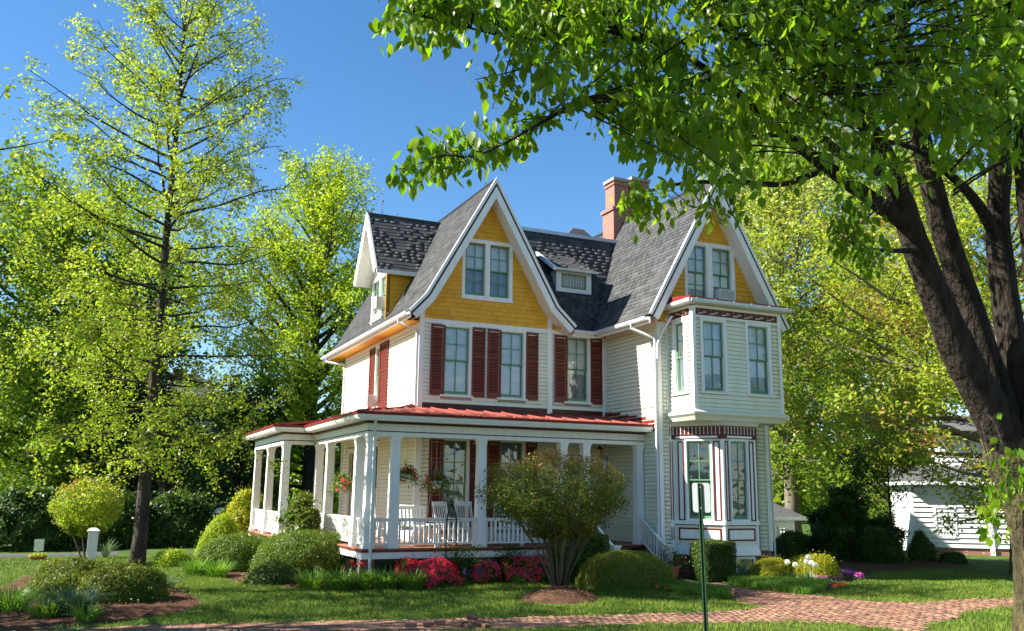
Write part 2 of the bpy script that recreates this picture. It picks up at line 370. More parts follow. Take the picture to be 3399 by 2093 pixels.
# ---- wing
bay_a, bay_b, bay_c, bay_d = np.array((6.62, -3.0)), np.array((7.5, -4.15)), np.array((8.62, -4.15)), np.array((9.55, -3.0))
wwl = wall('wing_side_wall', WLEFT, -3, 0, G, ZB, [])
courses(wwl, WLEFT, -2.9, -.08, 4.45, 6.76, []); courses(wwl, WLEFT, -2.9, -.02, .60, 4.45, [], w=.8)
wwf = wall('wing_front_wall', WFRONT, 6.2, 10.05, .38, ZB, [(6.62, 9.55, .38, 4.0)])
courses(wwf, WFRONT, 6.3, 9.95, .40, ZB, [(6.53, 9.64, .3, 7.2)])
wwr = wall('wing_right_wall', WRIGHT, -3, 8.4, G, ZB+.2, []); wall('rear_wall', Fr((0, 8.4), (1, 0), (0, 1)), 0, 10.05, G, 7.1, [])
courses(wwr, WRIGHT, -2.95, 0, .42, ZB, [], w=.2)
gbk = wall('wing_gable_back', Fr((0, 8.3), (1, 0), (0, 1)), 6.3, 9.9, 7, 7.5, [])
# corner boards, bands, sill trims
for nm, ops in (('corner_board', [(FRONT, -.001, .115, 4.3, 7.62, 0, .03), (LEFT, -.03, .10, 4.3, 7.4, 0, .028), (FRONT, 4.145, 4.315, 4.3, 7.42, 0, .032), (FRONT, 6.1, 6.198, 4.3, 6.84, 0, .03),
                          (WLEFT, -.1, -.032, 4.3, 6.84, 0, .03), (WLEFT, -3.03, -2.9, .38, 7.0, 0, .03), (WFRONT, 6.199, 6.3, .38, 6.9, 0, .03), (WFRONT, 9.95, 10.08, .38, 7.0, 0, .03), (WFRONT, 6.46, 6.548, 4.0, 7.1, 0, .03),
                          (FRONT, -.001, .15, .6, 3.75, 0, .03), (LEFT, -.03, .12, .6, 3.75, 0, .028), (LEFT, 8.3, 8.43, .6, 7.2, 0, .03), (WLEFT, -.12, -.001, .6, 3.75, 0, .03)]),):
    for fr, *q in ops: fr.box(MB(), *q); mbx = MB(); fr.box(mbx, *q); mbx.build(nm, 'trim', H)
b = MB(); FRONT.box(b, .115, 4.145, ZB, ZBT, 0, .026); FRONT.box(b, 4.315, 6.17, ZB, ZBT, 0, .026); b.build('band', 'trim', H)
b = MB(); LEFT.box(b, .10, 8.3, 6.71, 6.845, 0, .026); b.build('band', 'trim', H)
b = MB(); WLEFT.box(b, -2.9, -.1, 6.76, 6.9, 0, .026); WFRONT.box(b, 6.3, 6.46, 6.76, 6.9, 0, .026); b.build('band', 'trim', H)
# ---- gables (yellow shingles)
def offs(poly, o):
    P = [np.array(p, float) for p in poly]; N = []
    for i in range(len(P)-1): d = P[i+1]-P[i]; d = d/np.linalg.norm(d); N.append(np.array((d[1], -d[0])))
    R = []
    for i, p in enumerate(P):
        if i == 0: R.append(p+N[0]*o)
        elif i == len(P)-1: R.append(p+N[-1]*o)
        else: m = N[i-1]+N[i]; m = m/np.linalg.norm(m); R.append(p+m*o/max(.2, m@N[i]))
    return R
def strip(name, poly, o1, o2, y0, y1, mat, axis='Y', par=None):
    A, B = offs(poly, o1), offs(poly, o2); mb = MB()
    f = (lambda p, y: (p[0], y, p[1])) if axis == 'Y' else (lambda p, y: (y, p[0], p[1]))
    for i in range(len(poly)-1):
        q = [A[i], A[i+1], B[i+1], B[i]]
        mb.sweep([f(p, y0) for p in q], [f(p, y1) for p in q])
    return mb.build(name, mat, par or H)
def zat(poly, x):
    for p, q in zip(poly[:-1], poly[1:]):
        if min(p[0], q[0])-1e-6 <= x <= max(p[0], q[0])+1e-6: return p[1]+(q[1]-p[1])*(x-p[0])/(q[0]-p[0])
    return -9
FG = [(-.5, 7.05), (0, 7.6), (2.13, 11.39), (4.26, 7.62), (4.89, 7.04)]
WG = [(5.63, 7.0), (8.13, 11.45), (10.63, 7.0)]
DG = [(2.75, 9.0), (4.08, 11.2), (5.41, 9.0)]
def yshingles(par, fr, poly, a0, a1, z0, z1, holes, expo=.135, w=1.):
    z = z0
    while z < z1:
        xs = [a for a in np.linspace(a0, a1, 240) if zat(poly, a) > z+.02]
        if xs: courses(par, fr, xs[0], xs[-1], z, z+expo-.001, holes, expo, w, yshin, (.22, .62))
        z += expo
so1 = offs(FG, .285); sw1 = offs(WG, .285); sd1 = offs(DG, .2)
gw = [(1.36, 2.02, 7.80, 9.44), (2.17, 2.83, 7.80, 9.44)]
def gable_wall(name, fr, poly, a0, a1, z0, holes, mat='yellow_back', dx=0.):
    # backing built from thin horizontal slices so that the windows stay open
    mb = MB(); z = z0; top = max(p[1] for p in poly)
    while z < top-.02:
        zz = min(z+.135, top); zm = (z+zz)/2; xs = [a for a in np.linspace(a0, a1, 300) if zat(poly, a) > zm]
        if xs:
            iv = [(xs[0], xs[-1])]
            for q in holes:
                if q[2] < zm < q[3]: iv = [p for s, e in iv for p in ((s, min(e, q[0])), (max(s, q[1]), e)) if p[1]-p[0] > .005]
            for s, e in iv: fr.box(mb, s, e, z, zz, -.1, 0)
        z = zz
    return mb.build(name, mat, H)
gf = gable_wall('front_gable_wall', FRONT, so1, .0, 4.24, ZBT, gw)
yshingles(gf, FRONT, so1, .115, 4.145, ZBT, 10.8, [(1.26, 2.93, 7.67, 9.55)])
courses(gf, FRONT, 4.32, 6.2, ZBT, 7.2, [], .135, 1, yshin, (.3, .6))
bk = MB(); FRONT.box(bk, 4.24, 6.2, ZB, 7.25, -.1, 0); LEFT.box(bk, 0, 8.4, ZB, 7.35, -.1, 0); WLEFT.box(bk, -3, -.001, ZB, 7.25, -.1, 0); bk.build('eave_wall', 'yellow_back', H)
courses(gf, LEFT, .10, 8.3, 6.85, 7.32, [], .135, 1, yshin, (.3, .7)); courses(gf, WLEFT, -2.9, -.03, 6.9, 7.2, [], .135, .6, yshin, (.3, .6))
def paired(fr, ws, out, mull):
    for i, h in enumerate(ws): window(fr, *h, c=0, sill=False, blind=(.5 if fr is FRONT else (.8, .72)[i]), lace=True, rt=2, rb=2)
    a0, a1, z0, z1 = out; m = MB(); fr.box(m, a0, ws[0][0], z0+.06, z1, 0, .036); fr.box(m, ws[1][1], a1, z0+.06, z1, 0, .036)
    fr.box(m, ws[0][0], ws[1][1], ws[0][3], z1, 0, .036); fr.box(m, ws[0][1], ws[1][0], z0+.06, ws[0][3], 0, .036)
    fr.box(m, a0-.02, a1+.02, z0, z0+.06, 0, .06); fr.box(m, ws[0][0], ws[0][1], z0+.06, ws[0][2], 0, .034); fr.box(m, ws[1][0], ws[1][1], z0+.06, ws[0][2], 0, .034)
    m.build('window_casing', 'trim', H)
paired(FRONT, gw, (1.26, 2.93, 7.67, 9.56), .15)
ww = [(7.30, 8.0, 7.72, 9.38), (8.22, 8.92, 7.72, 9.38)]
gw2 = gable_wall('wing_gable_wall', WFRONT, sw1, 6.2, 10.05, ZB, ww)
yshingles(gw2, WFRONT, sw1, 6.25, 10.0, 6.9, 10.9, [(7.18, 9.06, 6.0, 9.50)])
paired(WFRONT, ww, (7.19, 9.05, 7.6, 9.5), .2)
# rakes, soffits, roof slabs
for poly, y in ((FG, -.5), (WG, -3.5)):
    strip('rake_edge', poly, -.03, .055, y-.05, y+.03, 'trim'); strip('rake_stripe', poly, .055, .115, y-.03, y+.02, 'brown_trim')
    strip('rake_board', poly, .115, .30, y-.042, y+.01, 'trim'); strip('soffit', poly, .27, .285, y+.01, y+.499, 'trim')
roofs = []
def slab(name, q, th=.09, mat='roof_base'):
    P = [np.array(p, float) for p in q]; n = np.cross(P[1]-P[0], P[3]-P[0]); n /= np.linalg.norm(n)
    if n[2] < 0: n = -n
    return MB().sweep([p-n*th for p in P], P).build(name, mat, H)
def roof_shingles(par, q, keep=lambda p: True, expo=.15, wd=.31, w=1.):
    e0, e1, r1, r0 = [np.array(p, float) for p in q]; u = (e1-e0)/np.linalg.norm(e1-e0)
    sv = (r0-e0)-u*((r0-e0)@u); Ls = np.linalg.norm(sv); s = sv/Ls; n = np.cross(u, s)
    if n[2] < 0: n = -n
    k0 = ((r0-e0)@u)/Ls; k1 = ((r1-e1)@u)/Ls; L = np.linalg.norm(e1-e0); row = 0; t = -.02
    while t < Ls-.03:
        a, end = k0*t, L+k1*t; a -= (row % 2)*wd/2+random.uniform(0, .06)
        while a < end-.02:
            b_ = a+wd*random.choice((.7, 1, 1, 1.25)); s0, s1 = max(a, k0*t), min(b_, end)
            if s1-s0 > .03:
                p = e0+u*s0+s*t+n*.004
                if keep(p+u*(s1-s0)/2+s*.07):
                    hh = min(expo+.02, Ls-t); th = 1+random.choice((0, 0, .12))
                    rshin.append((Matrix(((u[0]*(s1-s0-.008), n[0]*th, s[0]*hh, p[0]), (u[1]*(s1-s0-.008), n[1]*th, s[1]*hh, p[1]), (u[2]*(s1-s0-.008), n[2]*th, s[2]*hh, p[2]), (0, 0, 0, 1))), par, w))
            a = b_
        t += expo; row += 1
MZ = lambda y: 6.95+1.845*(y+.35)                           # main front slope height
zw = lambda x: zat(WG, x); zf = lambda x: zat(FG, x)
lf = slab('roof_left_slope', [(0, -.5, 7.6), (0, 9.9, 7.6), (2.13, 9.9, 11.39), (2.13, -.5, 11.39)])
def keepL(p): return not (p[2] < zat(DG, p[1])-.02 and p[0] > -.05 and 2.9 < p[1] < 5.26)
roof_shingles(lf, [(0, 9.9, 7.6), (0, -.5, 7.6), (2.13, -.5, 11.39), (2.13, 9.9, 11.39)], keepL)
lk = slab('roof_left_kick', [(-.5, -.5, 7.05), (-.5, 9.9, 7.05), (0, 9.9, 7.6), (0, -.5, 7.6)])
roof_shingles(lk, [(-.5, 9.9, 7.05), (-.5, -.5, 7.05), (0, -.5, 7.6), (0, 9.9, 7.6)], keepL)
rs = slab('roof_right_slope', [(4.26, -.5, 7.62), (4.26, 6, 7.62), (2.13, 6, 11.39), (2.13, -.5, 11.39)])
roof_shingles(rs, [(4.26, -.5, 7.62), (4.26, 6, 7.62), (2.13, 6, 11.39), (2.13, -.5, 11.39)], lambda p: p[2] > min(MZ(p[1]), 10.6), w=.3)
rk = slab('roof_right_kick', [(4.89, -.5, 7.04), (4.89, .3, 7.04), (4.26, .3, 7.62), (4.26, -.5, 7.62)])
roof_shingles(rk, [(4.89, -.5, 7.04), (4.89, .3, 7.04), (4.26, .3, 7.62), (4.26, -.5, 7.62)], lambda p: p[2] > MZ(p[1]), w=.3)
mr = slab('roof_main_slope', [(4.72, -.35, 6.95), (6.0, -.35, 6.95), (8.0, 1.65, 10.64), (2.6, 1.65, 10.64)])
def keepM(p): return p[2] > max(zw(p[0]), zf(p[0]))-.01 and not (4.64 < p[0] < 5.92 and .4 < p[1] < .9)
roof_shingles(mr, [(3.6, -.35, 6.95), (6.2, -.35, 6.95), (8.1, 1.65, 10.64), (2.3, 1.65, 10.64)], keepM)
MB().box(2.2, 8.2, 1.66, 5.0, 10.45, 10.6).build('roof_deck', 'roof_base', H)
MB().box(2.5, 7.75, 1.57, 1.78, 10.58, 10.70).build('ridge_cap', 'flashing', H)
slab('roof_rear_slope', [(2.0, 8.9, 7.0), (8.2, 8.9, 7.0), (8.2, 5.0, 10.6), (2.0, 5.0, 10.6)])
ws_ = slab('wing_roof_left', [(5.63, 8.9, 7.0), (5.63, -3.5, 7.0), (8.13, -3.5, 11.45), (8.13, 8.9, 11.45)])
roof_shingles(ws_, [(5.63, 3, 7.0), (5.63, -3.5, 7.0), (8.13, -3.5, 11.45), (8.13, 6, 11.45)], lambda p: p[2] > (MZ(p[1]) if p[1] < 1.65 else 10.6)-.01)
wr_ = slab('wing_roof_right', [(10.63, -3.5, 7.0), (10.63, 8.9, 7.0), (8.13, 8.9, 11.45), (8.13, -3.5, 11.45)])
# rear hip seen over the ridge
MB().add([(6.6, 5.0, 10.6), (10.5, 5.0, 10.6), (10.5, 9, 10.6), (6.6, 9, 10.6), (8.9, 7, 12.75), (9.4, 7, 12.75)], [(0, 1, 5, 4), (1, 2, 5), (2, 3, 4, 5), (3, 0, 4), (3, 2, 1, 0)]).build('rear_roof', 'shingle', H)
# ridge rolls
MB().tube([(2.13, -.5, 11.40), (2.13, 9.9, 11.40)], .045, 6).build('ridge_roll', 'roof_base', H)
MB().tube([(8.13, -3.5, 11.46), (8.13, 8.9, 11.46)], .045, 6).build('ridge_roll', 'roof_base', H)
# ---- left dormer
dw = [(3.20, 3.95, 7.82, 8.98), (4.12, 4.87, 7.82, 8.98)]
DLEFT = Fr((-.05, 0), (0, 1), (-1, 0)); DSIDE = Fr((0, 3.06), (1, 0), (0, -1))
gable_wall('dormer_wall', DLEFT, sd1, 3.06, 5.1, 7.4, dw, 'trim')
paired(DLEFT, dw, (3.07, 5.0, 7.6, 9.12), .2)
ds = MB(); DSIDE.box(ds, -.15, .95, 7.4, 9.2, -.1, 0); dso = ds.build('dormer_side_wall', 'yellow_back', H)
courses(dso, DSIDE, -.04, .95, 7.5, 9.15, [], .135, 1, yshin, (.3, .6))
for (y0, yr) in ((2.75, 4.08), (5.41, 4.08)):
    q = [(-.6, y0, 9.0), (.95, y0, 9.0), (2.15, yr, 11.2), (-.6, yr, 11.2)]
    o = slab('dormer_roof', q, .08)
    if y0 < 4: roof_shingles(o, q, lambda p: p[2] > zf(p[0])-.01, w=1.2)
DGs = DG
strip('rake_edge', DG, -.02, .05, -.645, -.57, 'trim', 'X'); strip('rake_stripe', DG, .05, .10, -.628, -.58, 'brown_trim', 'X'); strip('rake_board', DG, .10, .22, -.638, -.59, 'trim', 'X'); strip('soffit', DG, .185, .2, -.59, -.052, 'trim', 'X')
b = MB(); b.box(-.6, .8, 2.70, 2.76, 8.86, 8.99); b.build('dormer_fascia', 'trim_dirty', H)
MB().tube([(-.6, 4.08, 11.21), (2.1, 4.08, 11.21)], .04, 6).build('ridge_roll', 'roof_base', H)
# ---- small dormer on the main slope
SD = Fr((0, .38), (1, 0), (0, -1)); sm = MB()
SD.box(sm, 4.64, 5.92, 8.32, 8.45, 0, .05); SD.box(sm, 4.64, 5.92, 8.93, 9.06, 0, .05); SD.box(sm, 4.64, 4.82, 8.45, 8.93, 0, .05); SD.box(sm, 5.74, 5.92, 8.45, 8.93, 0, .05); sm.box(4.66, 5.90, .4, .95, 8.3, 9.05)
smd = sm.build('small_dormer', 'trim', H); g = MB(); SD.box(g, 4.82, 4.87, 8.45, 8.93, 0, .03); SD.box(g, 5.69, 5.74, 8.45, 8.93, 0, .03); SD.box(g, 4.87, 5.69, 8.45, 8.49, 0, .03); SD.box(g, 4.87, 5.69, 8.89, 8.93, 0, .03); g.build('sash', 'green_sash', smd)
p = MB(); SD.box(p, 4.87, 5.69, 8.49, 8.89, .004, .012); p.build('leaded_pane', 'lead_stain', smd)
g = MB()
for k in range(1, 8): SD.box(g, 4.87+.82*k/8-.006, 4.87+.82*k/8+.006, 8.49, 8.89, .012, .018)
for k in range(6):
    g.tube([SD.P(4.87+.07+.136*k+.05*math.cos(t), 8.69+.13*math.sin(t), .016) for t in np.linspace(0, 6.28, 13)], .006, 4, False)
g.build('leading', 'trim', smd)
q = [(4.50, .12, 9.03), (6.06, .12, 9.03), (5.66, 1.12, 9.72), (4.36, 1.12, 9.72)]
sr = slab('small_dormer_roof', q, .06, 'shingle'); roof_shingles(sr, q, w=1.3)
MB().hexa([(4.40, .08, 8.94), (4.50, .08, 8.94), (4.40, 1.1, 9.62), (4.30, 1.1, 9.62), (4.42, .08, 9.05), (4.52, .08, 9.05), (4.38, 1.12, 9.76), (4.28, 1.12, 9.76)]).build('bargeboard', 'trim', H)
MB().box(4.5, 6.06, .09, .15, 8.97, 9.04).build('small_dormer_fascia', 'trim_dirty', H)
# ---- chimney
ch = MB()
ch.box(7.72, 9.3, 1.85, 2.6, 10.2, 11.9); ch.box(7.66, 9.36, 1.79, 2.66, 11.9, 12.02)
ch.box(7.78, 8.38, 1.88, 2.5, 12.02, 13.02); ch.box(8.52, 9.22, 1.82, 2.55, 12.02, 13.12)
ch.box(7.74, 8.42, 1.84, 2.54, 12.86, 12.93)
chm = ch.build('chimney', 'chimney_brick', H)
c_ = MB(); c_.box(7.72, 8.43, 1.82, 2.56, 13.02, 13.13); c_.box(8.46, 9.27, 1.78, 2.60, 13.13, 13.25); c_.build('chimney_cap', 'concrete', chm)
MB().box(7.70, 9.33, 1.78, 1.85, 10.62, 10.9).build('chimney_flashing', 'roof_edge', chm)
# finials (lightning rods)
def finial(x, y, z, h):
    f = MB(); f.tube([(x, y, z-.05), (x, y, z+h)], [.012, .006], 6); f.lathe((x, y, z+h*.55), [(.001, -.05), (.045, -.02), (.05, .02), (.001, .055)], 10)
    f.lathe((x, y, z+h*.42), [(.008, 0), (.035, .02), (.008, .04)], 8); f.lathe((x, y, z+h*.2), [(.008, 0), (.025, .02), (.008, .04)], 8)
    for s in (-1, 1): f.tube([(x, y, z+.18), (x+s*.09, y, z)], .006, 4)
    f.build('finial', 'metal_gray', H)
finial(-.1, 4.08, 11.2, .95); finial(2.13, .35, 11.4, 1.0)
# ---- gutters and downspouts
def gutter(A, B, out):
    A, B, o = np.array(A, float), np.array(B, float), np.array([*out, 0.])
    prof = [(0, 0), (.085, 0), (.115, .035), (.115, .11), (.10, .11), (.10, .045), (.08, .015), (.012, .015), (.012, .10), (0, .10)]
    f = lambda P: [P+o*a+np.array((0, 0, b)) for a, b in prof]
    gt = MB().sweep(f(A), f(B)).build('gutter', 'metal_white', H)
    n = int(np.linalg.norm(B-A)/.62); hg = MB()
    for i in range(n+1):
        p = A+(B-A)*(i+.3)/(n+.6); t = (B-A)/np.linalg.norm(B-A)*.012
        hg.hexa([p-t+o*.0+(0, 0, .112), p+t+o*0+(0, 0, .112), p+t+o*.118+(0, 0, .112), p-t+o*.118+(0, 0, .112), p-t+(0, 0, .13), p+t+(0, 0, .13), p+t+o*.118+(0, 0, .122), p-t+o*.118+(0, 0, .122)])
    hg.build('gutter_hanger', 'metal_white', gt)
gutter((-.5, -.45, 6.93), (-.5, 9.9, 6.93), (-1, 0)); gutter((4.85, -.36, 6.84), (5.70, -.36, 6.84), (0, -1)); gutter((5.66, -.36, 6.84), (5.66, -3.35, 6.84), (-1, 0))
for q in ((-.5, -.44, -.48, 9.9, 6.86, 7.03), (4.85, 5.72, -.35, -.29, 6.76, 6.93), (5.67, 5.73, -3.4, -.36, 6.76, 6.94)): MB().box(*q).build('eave_fascia', 'trim', H)
f = MB(); f.box(-.44, 0, -.0, 9.8, 6.86, 6.88); f.box(4.3, 6.2, -.3, 0, 6.98, 7.0); f.box(5.73, 6.2, -3.0, -.3, 6.985, 7.005); f.build('eave_soffit', 'yellow', H)
def spout(pts, r=.038): return MB().tube(pts, r, 6).build('downspout', 'metal_white', H)
spout([(-.56, .35, 6.94), (-.56, .35, 6.84), (-.10, .06, 6.62), (-.075, .05, 6.5), (-.075, .05, 4.42)]); spout([(-.56, 9.3, 6.94), (-.56, 9.3, 6.8), (-.1, 8.4, 6.6), (-.07, 8.38, 6.45), (-.07, 8.38, 4.4)])
spout([(5.60, -2.55, 6.86), (5.60, -2.55, 6.72), (6.1, -2.98, 6.42), (6.11, -3.0, 6.3), (6.11, -3.0, G+.1)], .045); spout([(6.38, -3.5, 7.0), (6.34, -3.4, 6.9), (6.2, -3.09, 6.4), (6.15, -3.07, 6.2), (6.14, -3.06, 5.8)])
spout([(-1.97, -2.62, 3.8), (-1.97, -2.5, 3.6), (-1.93, -2.40, 3.4), (-1.93, -2.40, G+.05)]); spout([(10.16, -2.9, 6.9), (10.14, -3.05, G+.1)], .03)
# ---- upper bay (box)
bw = [(6.87, 7.58, 4.81, 6.79), (8.45, 9.17, 4.81, 6.79)]; bs_ = [(-3.82, -3.40, 4.81, 6.79)]
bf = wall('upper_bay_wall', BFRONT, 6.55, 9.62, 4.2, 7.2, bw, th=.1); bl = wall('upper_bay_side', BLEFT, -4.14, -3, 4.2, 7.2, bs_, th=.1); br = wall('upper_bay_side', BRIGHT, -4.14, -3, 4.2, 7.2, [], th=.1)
courses(bf, BFRONT, 6.62, 9.54, 4.26, 6.86, [casing_hole(h, .1, .09) for h in bw]); courses(bl, BLEFT, -4.14, -3.09, 4.26, 6.86, [casing_hole(h, .12, .09) for h in bs_]); courses(br, BRIGHT, -4.14, -3, 4.26, 6.86, [], w=.3)
for h in bw: window(BFRONT, *h, c=.1, head=.07, blind=.74, lace=True, rt=2, rb=1)
for h in bs_: window(BLEFT, *h, c=.12, head=.07, blind=.7, lace=True, rt=2, rb=1, cols=1)
t = MB(); BFRONT.box(t, 6.548, 6.63, 4.22, 7.2, 0, .03); BFRONT.box(t, 9.54, 9.622, 4.22, 7.2, 0, .03); BLEFT.box(t, -4.268, -4.12, 4.22, 7.2, 0, .03); BLEFT.box(t, -3.09, -3.0, 4.22, 7.2, 0, .028); BRIGHT.box(t, -4.268, -4.12, 4.22, 7.2, 0, .03)
BFRONT.box(t, 6.63, 9.54, 6.865, 6.935, 0, .034); BLEFT.box(t, -4.12, -3.09, 6.865, 6.935, 0, .034); BFRONT.box(t, 6.63, 9.54, 7.14, 7.22, 0, .034); BLEFT.box(t, -4.12, -3.09, 7.14, 7.22, 0, .034); t.build('upper_bay_trim', 'trim', H)
t = MB(); BFRONT.box(t, 6.63, 9.52, 6.94, 7.138, 0, .022); fz = t.build('frieze', 'bay_red', H); t = MB(); BLEFT.box(t, -4.06, -3.11, 6.94, 7.138, 0, .022); fz2 = t.build('frieze', 'bay_red', H)
def scroll(fr, a, z, s, par):
    m = MB(); th = np.linspace(0, 4.6, 12)
    m.tube([fr.P(a+s*(.10+.045*math.cos(q+2.6)*(1-q/9)), z+s*(.02+.045*math.sin(q+2.6)*(1-q/9)), .024) for q in th], [.009]*6+[.007]*6, 5)
    m.tube([fr.P(a+s*(-.19+.26*q), z+s*(-.055+.09*q*q), .024) for q in np.linspace(0, 1, 6)], [.002, .009, .012, .010, .007, .004], 5)
    m.tube([fr.P(a+s*(-.14+.2*q), z+s*(.0-.05*math.sin(q*3)), .024) for q in np.linspace(0, 1, 5)], [.002, .007, .009, .006, .003], 5)
    m.tube([fr.P(a-s*.13, z+s*.06, .018), fr.P(a-s*.13, z+s*.06, .03)], .011, 6); m.build('scroll', 'cream', par)
for i in range(7): scroll(BFRONT, 6.88+.405*i, 7.035, 1., fz)
for i in range(3): scroll(BLEFT, -3.9+.32*i, 7.035, -.85, fz2)
# bay roof, its gutter and the flared base
MB().add([(6.30, -4.50, 7.34), (9.87, -4.50, 7.34), (9.87, -3.0, 7.34), (6.30, -3.0, 7.34), (6.30, -4.50, 7.40), (9.87, -4.50, 7.40), (9.6, -3.0, 7.62), (6.30, -3.0, 7.62)], HEX).build('bay_roof', 'roof_edge', H)
sm = MB(); sm.box(6.36, 9.82, -4.44, -3.04, 7.235, 7.335); sm.build('bay_cornice', 'cream', H)
gutter((6.30, -4.44, 7.235), (9.87, -4.44, 7.235), (0, -1)); gutter((6.36, -4.5, 7.235), (6.36, -3.05, 7.235), (-1, 0))
def ringp(o): return [(6.55-o, -3.0), (6.55-o, -4.24-o), (9.62+o, -4.24-o), (9.62+o, -3.0)]
rb_ = MB()
for (o0, z0), (o1, z1) in zip([(.03, 4.30), (.13, 4.22), (.13, 4.17), (.06, 4.10), (.0, 4.0), (-.1, 3.985)][:-1], [(.13, 4.22), (.13, 4.17), (.06, 4.10), (.0, 4.0), (-.1, 3.985)]):
    A, B = ringp(o0), ringp(o1)
    for i in range(3): rb_.add([(*A[i], z0), (*A[i+1], z0), (*B[i+1], z1), (*B[i], z1)], [(0, 1, 2, 3)])
rb_.add([(*p, 3.985) for p in ringp(-.1)], [(0, 1, 2, 3)]); rb_.build('upper_bay_base', 'cream', H)
# ---- lower canted bay
def cant(A, B): u = (B-A)/np.linalg.norm(B-A); return Fr(A, u, (u[1], -u[0])), float(np.linalg.norm(B-A))
faces = [cant(bay_a, bay_b), cant(bay_b, bay_c), cant(bay_c, bay_d)]
bricks = []; BRU = [(0, 0, 0), (1, 0, 0), (1, 1, 0), (0, 1, 0), (0, 0, 1), (1, 0, 1), (1, 1, 1), (0, 1, 1)]
def brickwall(par, fr, a0, a1, z0, z1, holes=(), w=1.):
    z = z0; r = 0
    while z < z1-.02:
        a = a0-(r % 2)*.11
        while a < a1-.02:
            s, e = max(a, a0), min(a+.21, a1)
            if e-s > .03 and not any(q[0] < (s+e)/2 < q[1] and q[2] < z+.03 < q[3] for q in holes):
                bricks.append((fr.mat(s, z, e-s-.011, .064, .014+random.uniform(0, .005), 0), par, w))
            a += .221
        z += .075; r += 1
for k, (fr, L) in enumerate(faces):
    wh = [(.42, L-.34, 1.31, 3.47)] if k != 1 else [(.26, L-.30, 1.31, 3.47)]
    base = MB(); fr.box(base, 0, L, G-.2, .36, -.12, -.01); bo = base.build('foundation', 'mortar', H)
    brickwall(bo, Fr(fr.O-fr.n*.01, fr.u, fr.n), .0, L, G, .36, [(.3, .95, -.2, .33)] if k == 1 else ())
    wb = wall('lower_bay_wall', fr, 0, L, .36, 3.62, wh, 'cream', .1)
    window(fr, *wh[0], c=.0, sill=False, blind=0, lace=True, rt=2, rb=2 if k == 0 else 2, glass='glass')
    t = MB(); w0 = wh[0]
    mb = MB().sweep([fr.P(-.03, .36, .0), fr.P(L+.03, .36, .0), fr.P(L+.03, .36, .07), fr.P(-.03, .36, .07)], [fr.P(0, .60, .0), fr.P(L, .60, .0), fr.P(L, .60, .012), fr.P(0, .60, .012)]); mb.build('base_moulding', 'trim', wb)
    fr.box(t, -.02, L+.02, 1.175, 1.275, 0, .055); fr.box(t, -.005, .05, .6, 3.6, 0, .022); fr.box(t, L-.05, L+.005, .6, 3.6, 0, .022)
    fr.box(t, w0[0]-.05, w0[0], 1.275, 3.47, 0, .03); fr.box(t, w0[1], w0[1]+.05, 1.275, 3.47, 0, .03); fr.box(t, w0[0]-.05, w0[1]+.05, 3.47, 3.52, 0, .03); fr.box(t, w0[0], w0[1], 1.276, 1.31, 0, .03)
    if k == 2: fr.box(t, .05, L-.05, 1.275, 3.5, 0, .006)
    t.build('bay_trim', 'trim', wb)
    def outline(a0, a1, z0, z1, bw_=.035):
        o = MB(); fr.box(o, a0, a0+bw_, z0, z1, 0, .017); fr.box(o, a1-bw_, a1, z0, z1, 0, .017); fr.box(o, a0+bw_, a1-bw_, z0, z0+bw_, 0, .017); fr.box(o, a0+bw_, a1-bw_, z1-bw_, z1, 0, .017)
        q = o.build('panel_border', 'bay_red', wb); i_ = MB(); fr.box(i_, a0+bw_, a1-bw_, z0+bw_, z1-bw_, 0, .006); i_.build('panel', 'trim', q)
    outline(.14 if k == 0 else .09, L-.10, .745, 1.085, .045)
    for a0, a1 in ((w0[0]-.26, w0[0]-.08), (w0[1]+.08, w0[1]+.26)):
        a0, a1 = max(a0, .06), min(a1, L-.06)
        if a1-a0 > .07: outline(a0, a1, 1.275, 3.46)
    ln = MB(); fr.box(ln, 0, L, 1.15, 1.173, 0, .014); ln.build('bay_line', 'bay_red', wb)
    fzb = MB(); fr.box(fzb, -.03, L+.03, 3.62, 3.88, -.06, .05)
    for a0 in (-.02, L-.12): fr.box(fzb, a0, a0+.14, 3.52, 3.62, 0, .052)
    fb = fzb.build('frieze', 'bay_red', H); s_ = MB(); fr.box(s_, .13, L-.13, 3.545, 3.605, 0, .045); s_.build('frieze_strip', 'trim', fb); s_ = MB(); fr.box(s_, .12, L-.12, 3.525, 3.544, 0, .04); fr.box(s_, .12, L-.12, 3.606, 3.62, 0, .04); s_.build('frieze_line', 'bay_red', fb)
    nb = int(L/.105)
    for i in range(nb):
        a = (i+.5)*L/nb; s_ = MB(); fr.box(s_, a-.008, a+.008, 3.67, 3.84, .05, .056)
        for z in (3.67, 3.84): s_.tube([fr.P(a, z, .049), fr.P(a, z, .058)], .018, 8)
        s_.build('baluster_slot', 'cream', fb)
    c_ = MB().sweep([fr.P(-.05, 3.88, -.05), fr.P(L+.05, 3.88, -.05), fr.P(L+.05, 3.88, .07), fr.P(-.05, 3.88, .07)], [fr.P(-.09, 3.985, -.05), fr.P(L+.09, 3.985, -.05), fr.P(L+.09, 3.985, .14), fr.P(-.09, 3.985, .14)]); c_.build('bay_cornice', 'cream', H)
# left flat pilaster of the bay
t = MB(); WFRONT.box(t, 6.5, 6.62, .36, 3.9, 0, .03); pl_ = t.build('pilaster', 'trim', H)
for z0, z1 in ((.74, 1.08), (1.28, 3.46), (3.62, 3.86)):
    t = MB(); WFRONT.box(t, 6.515, 6.54, z0, z1, .03, .04); WFRONT.box(t, 6.585, 6.61, z0, z1, .03, .04); t.build('panel_border', 'bay_red', pl_)
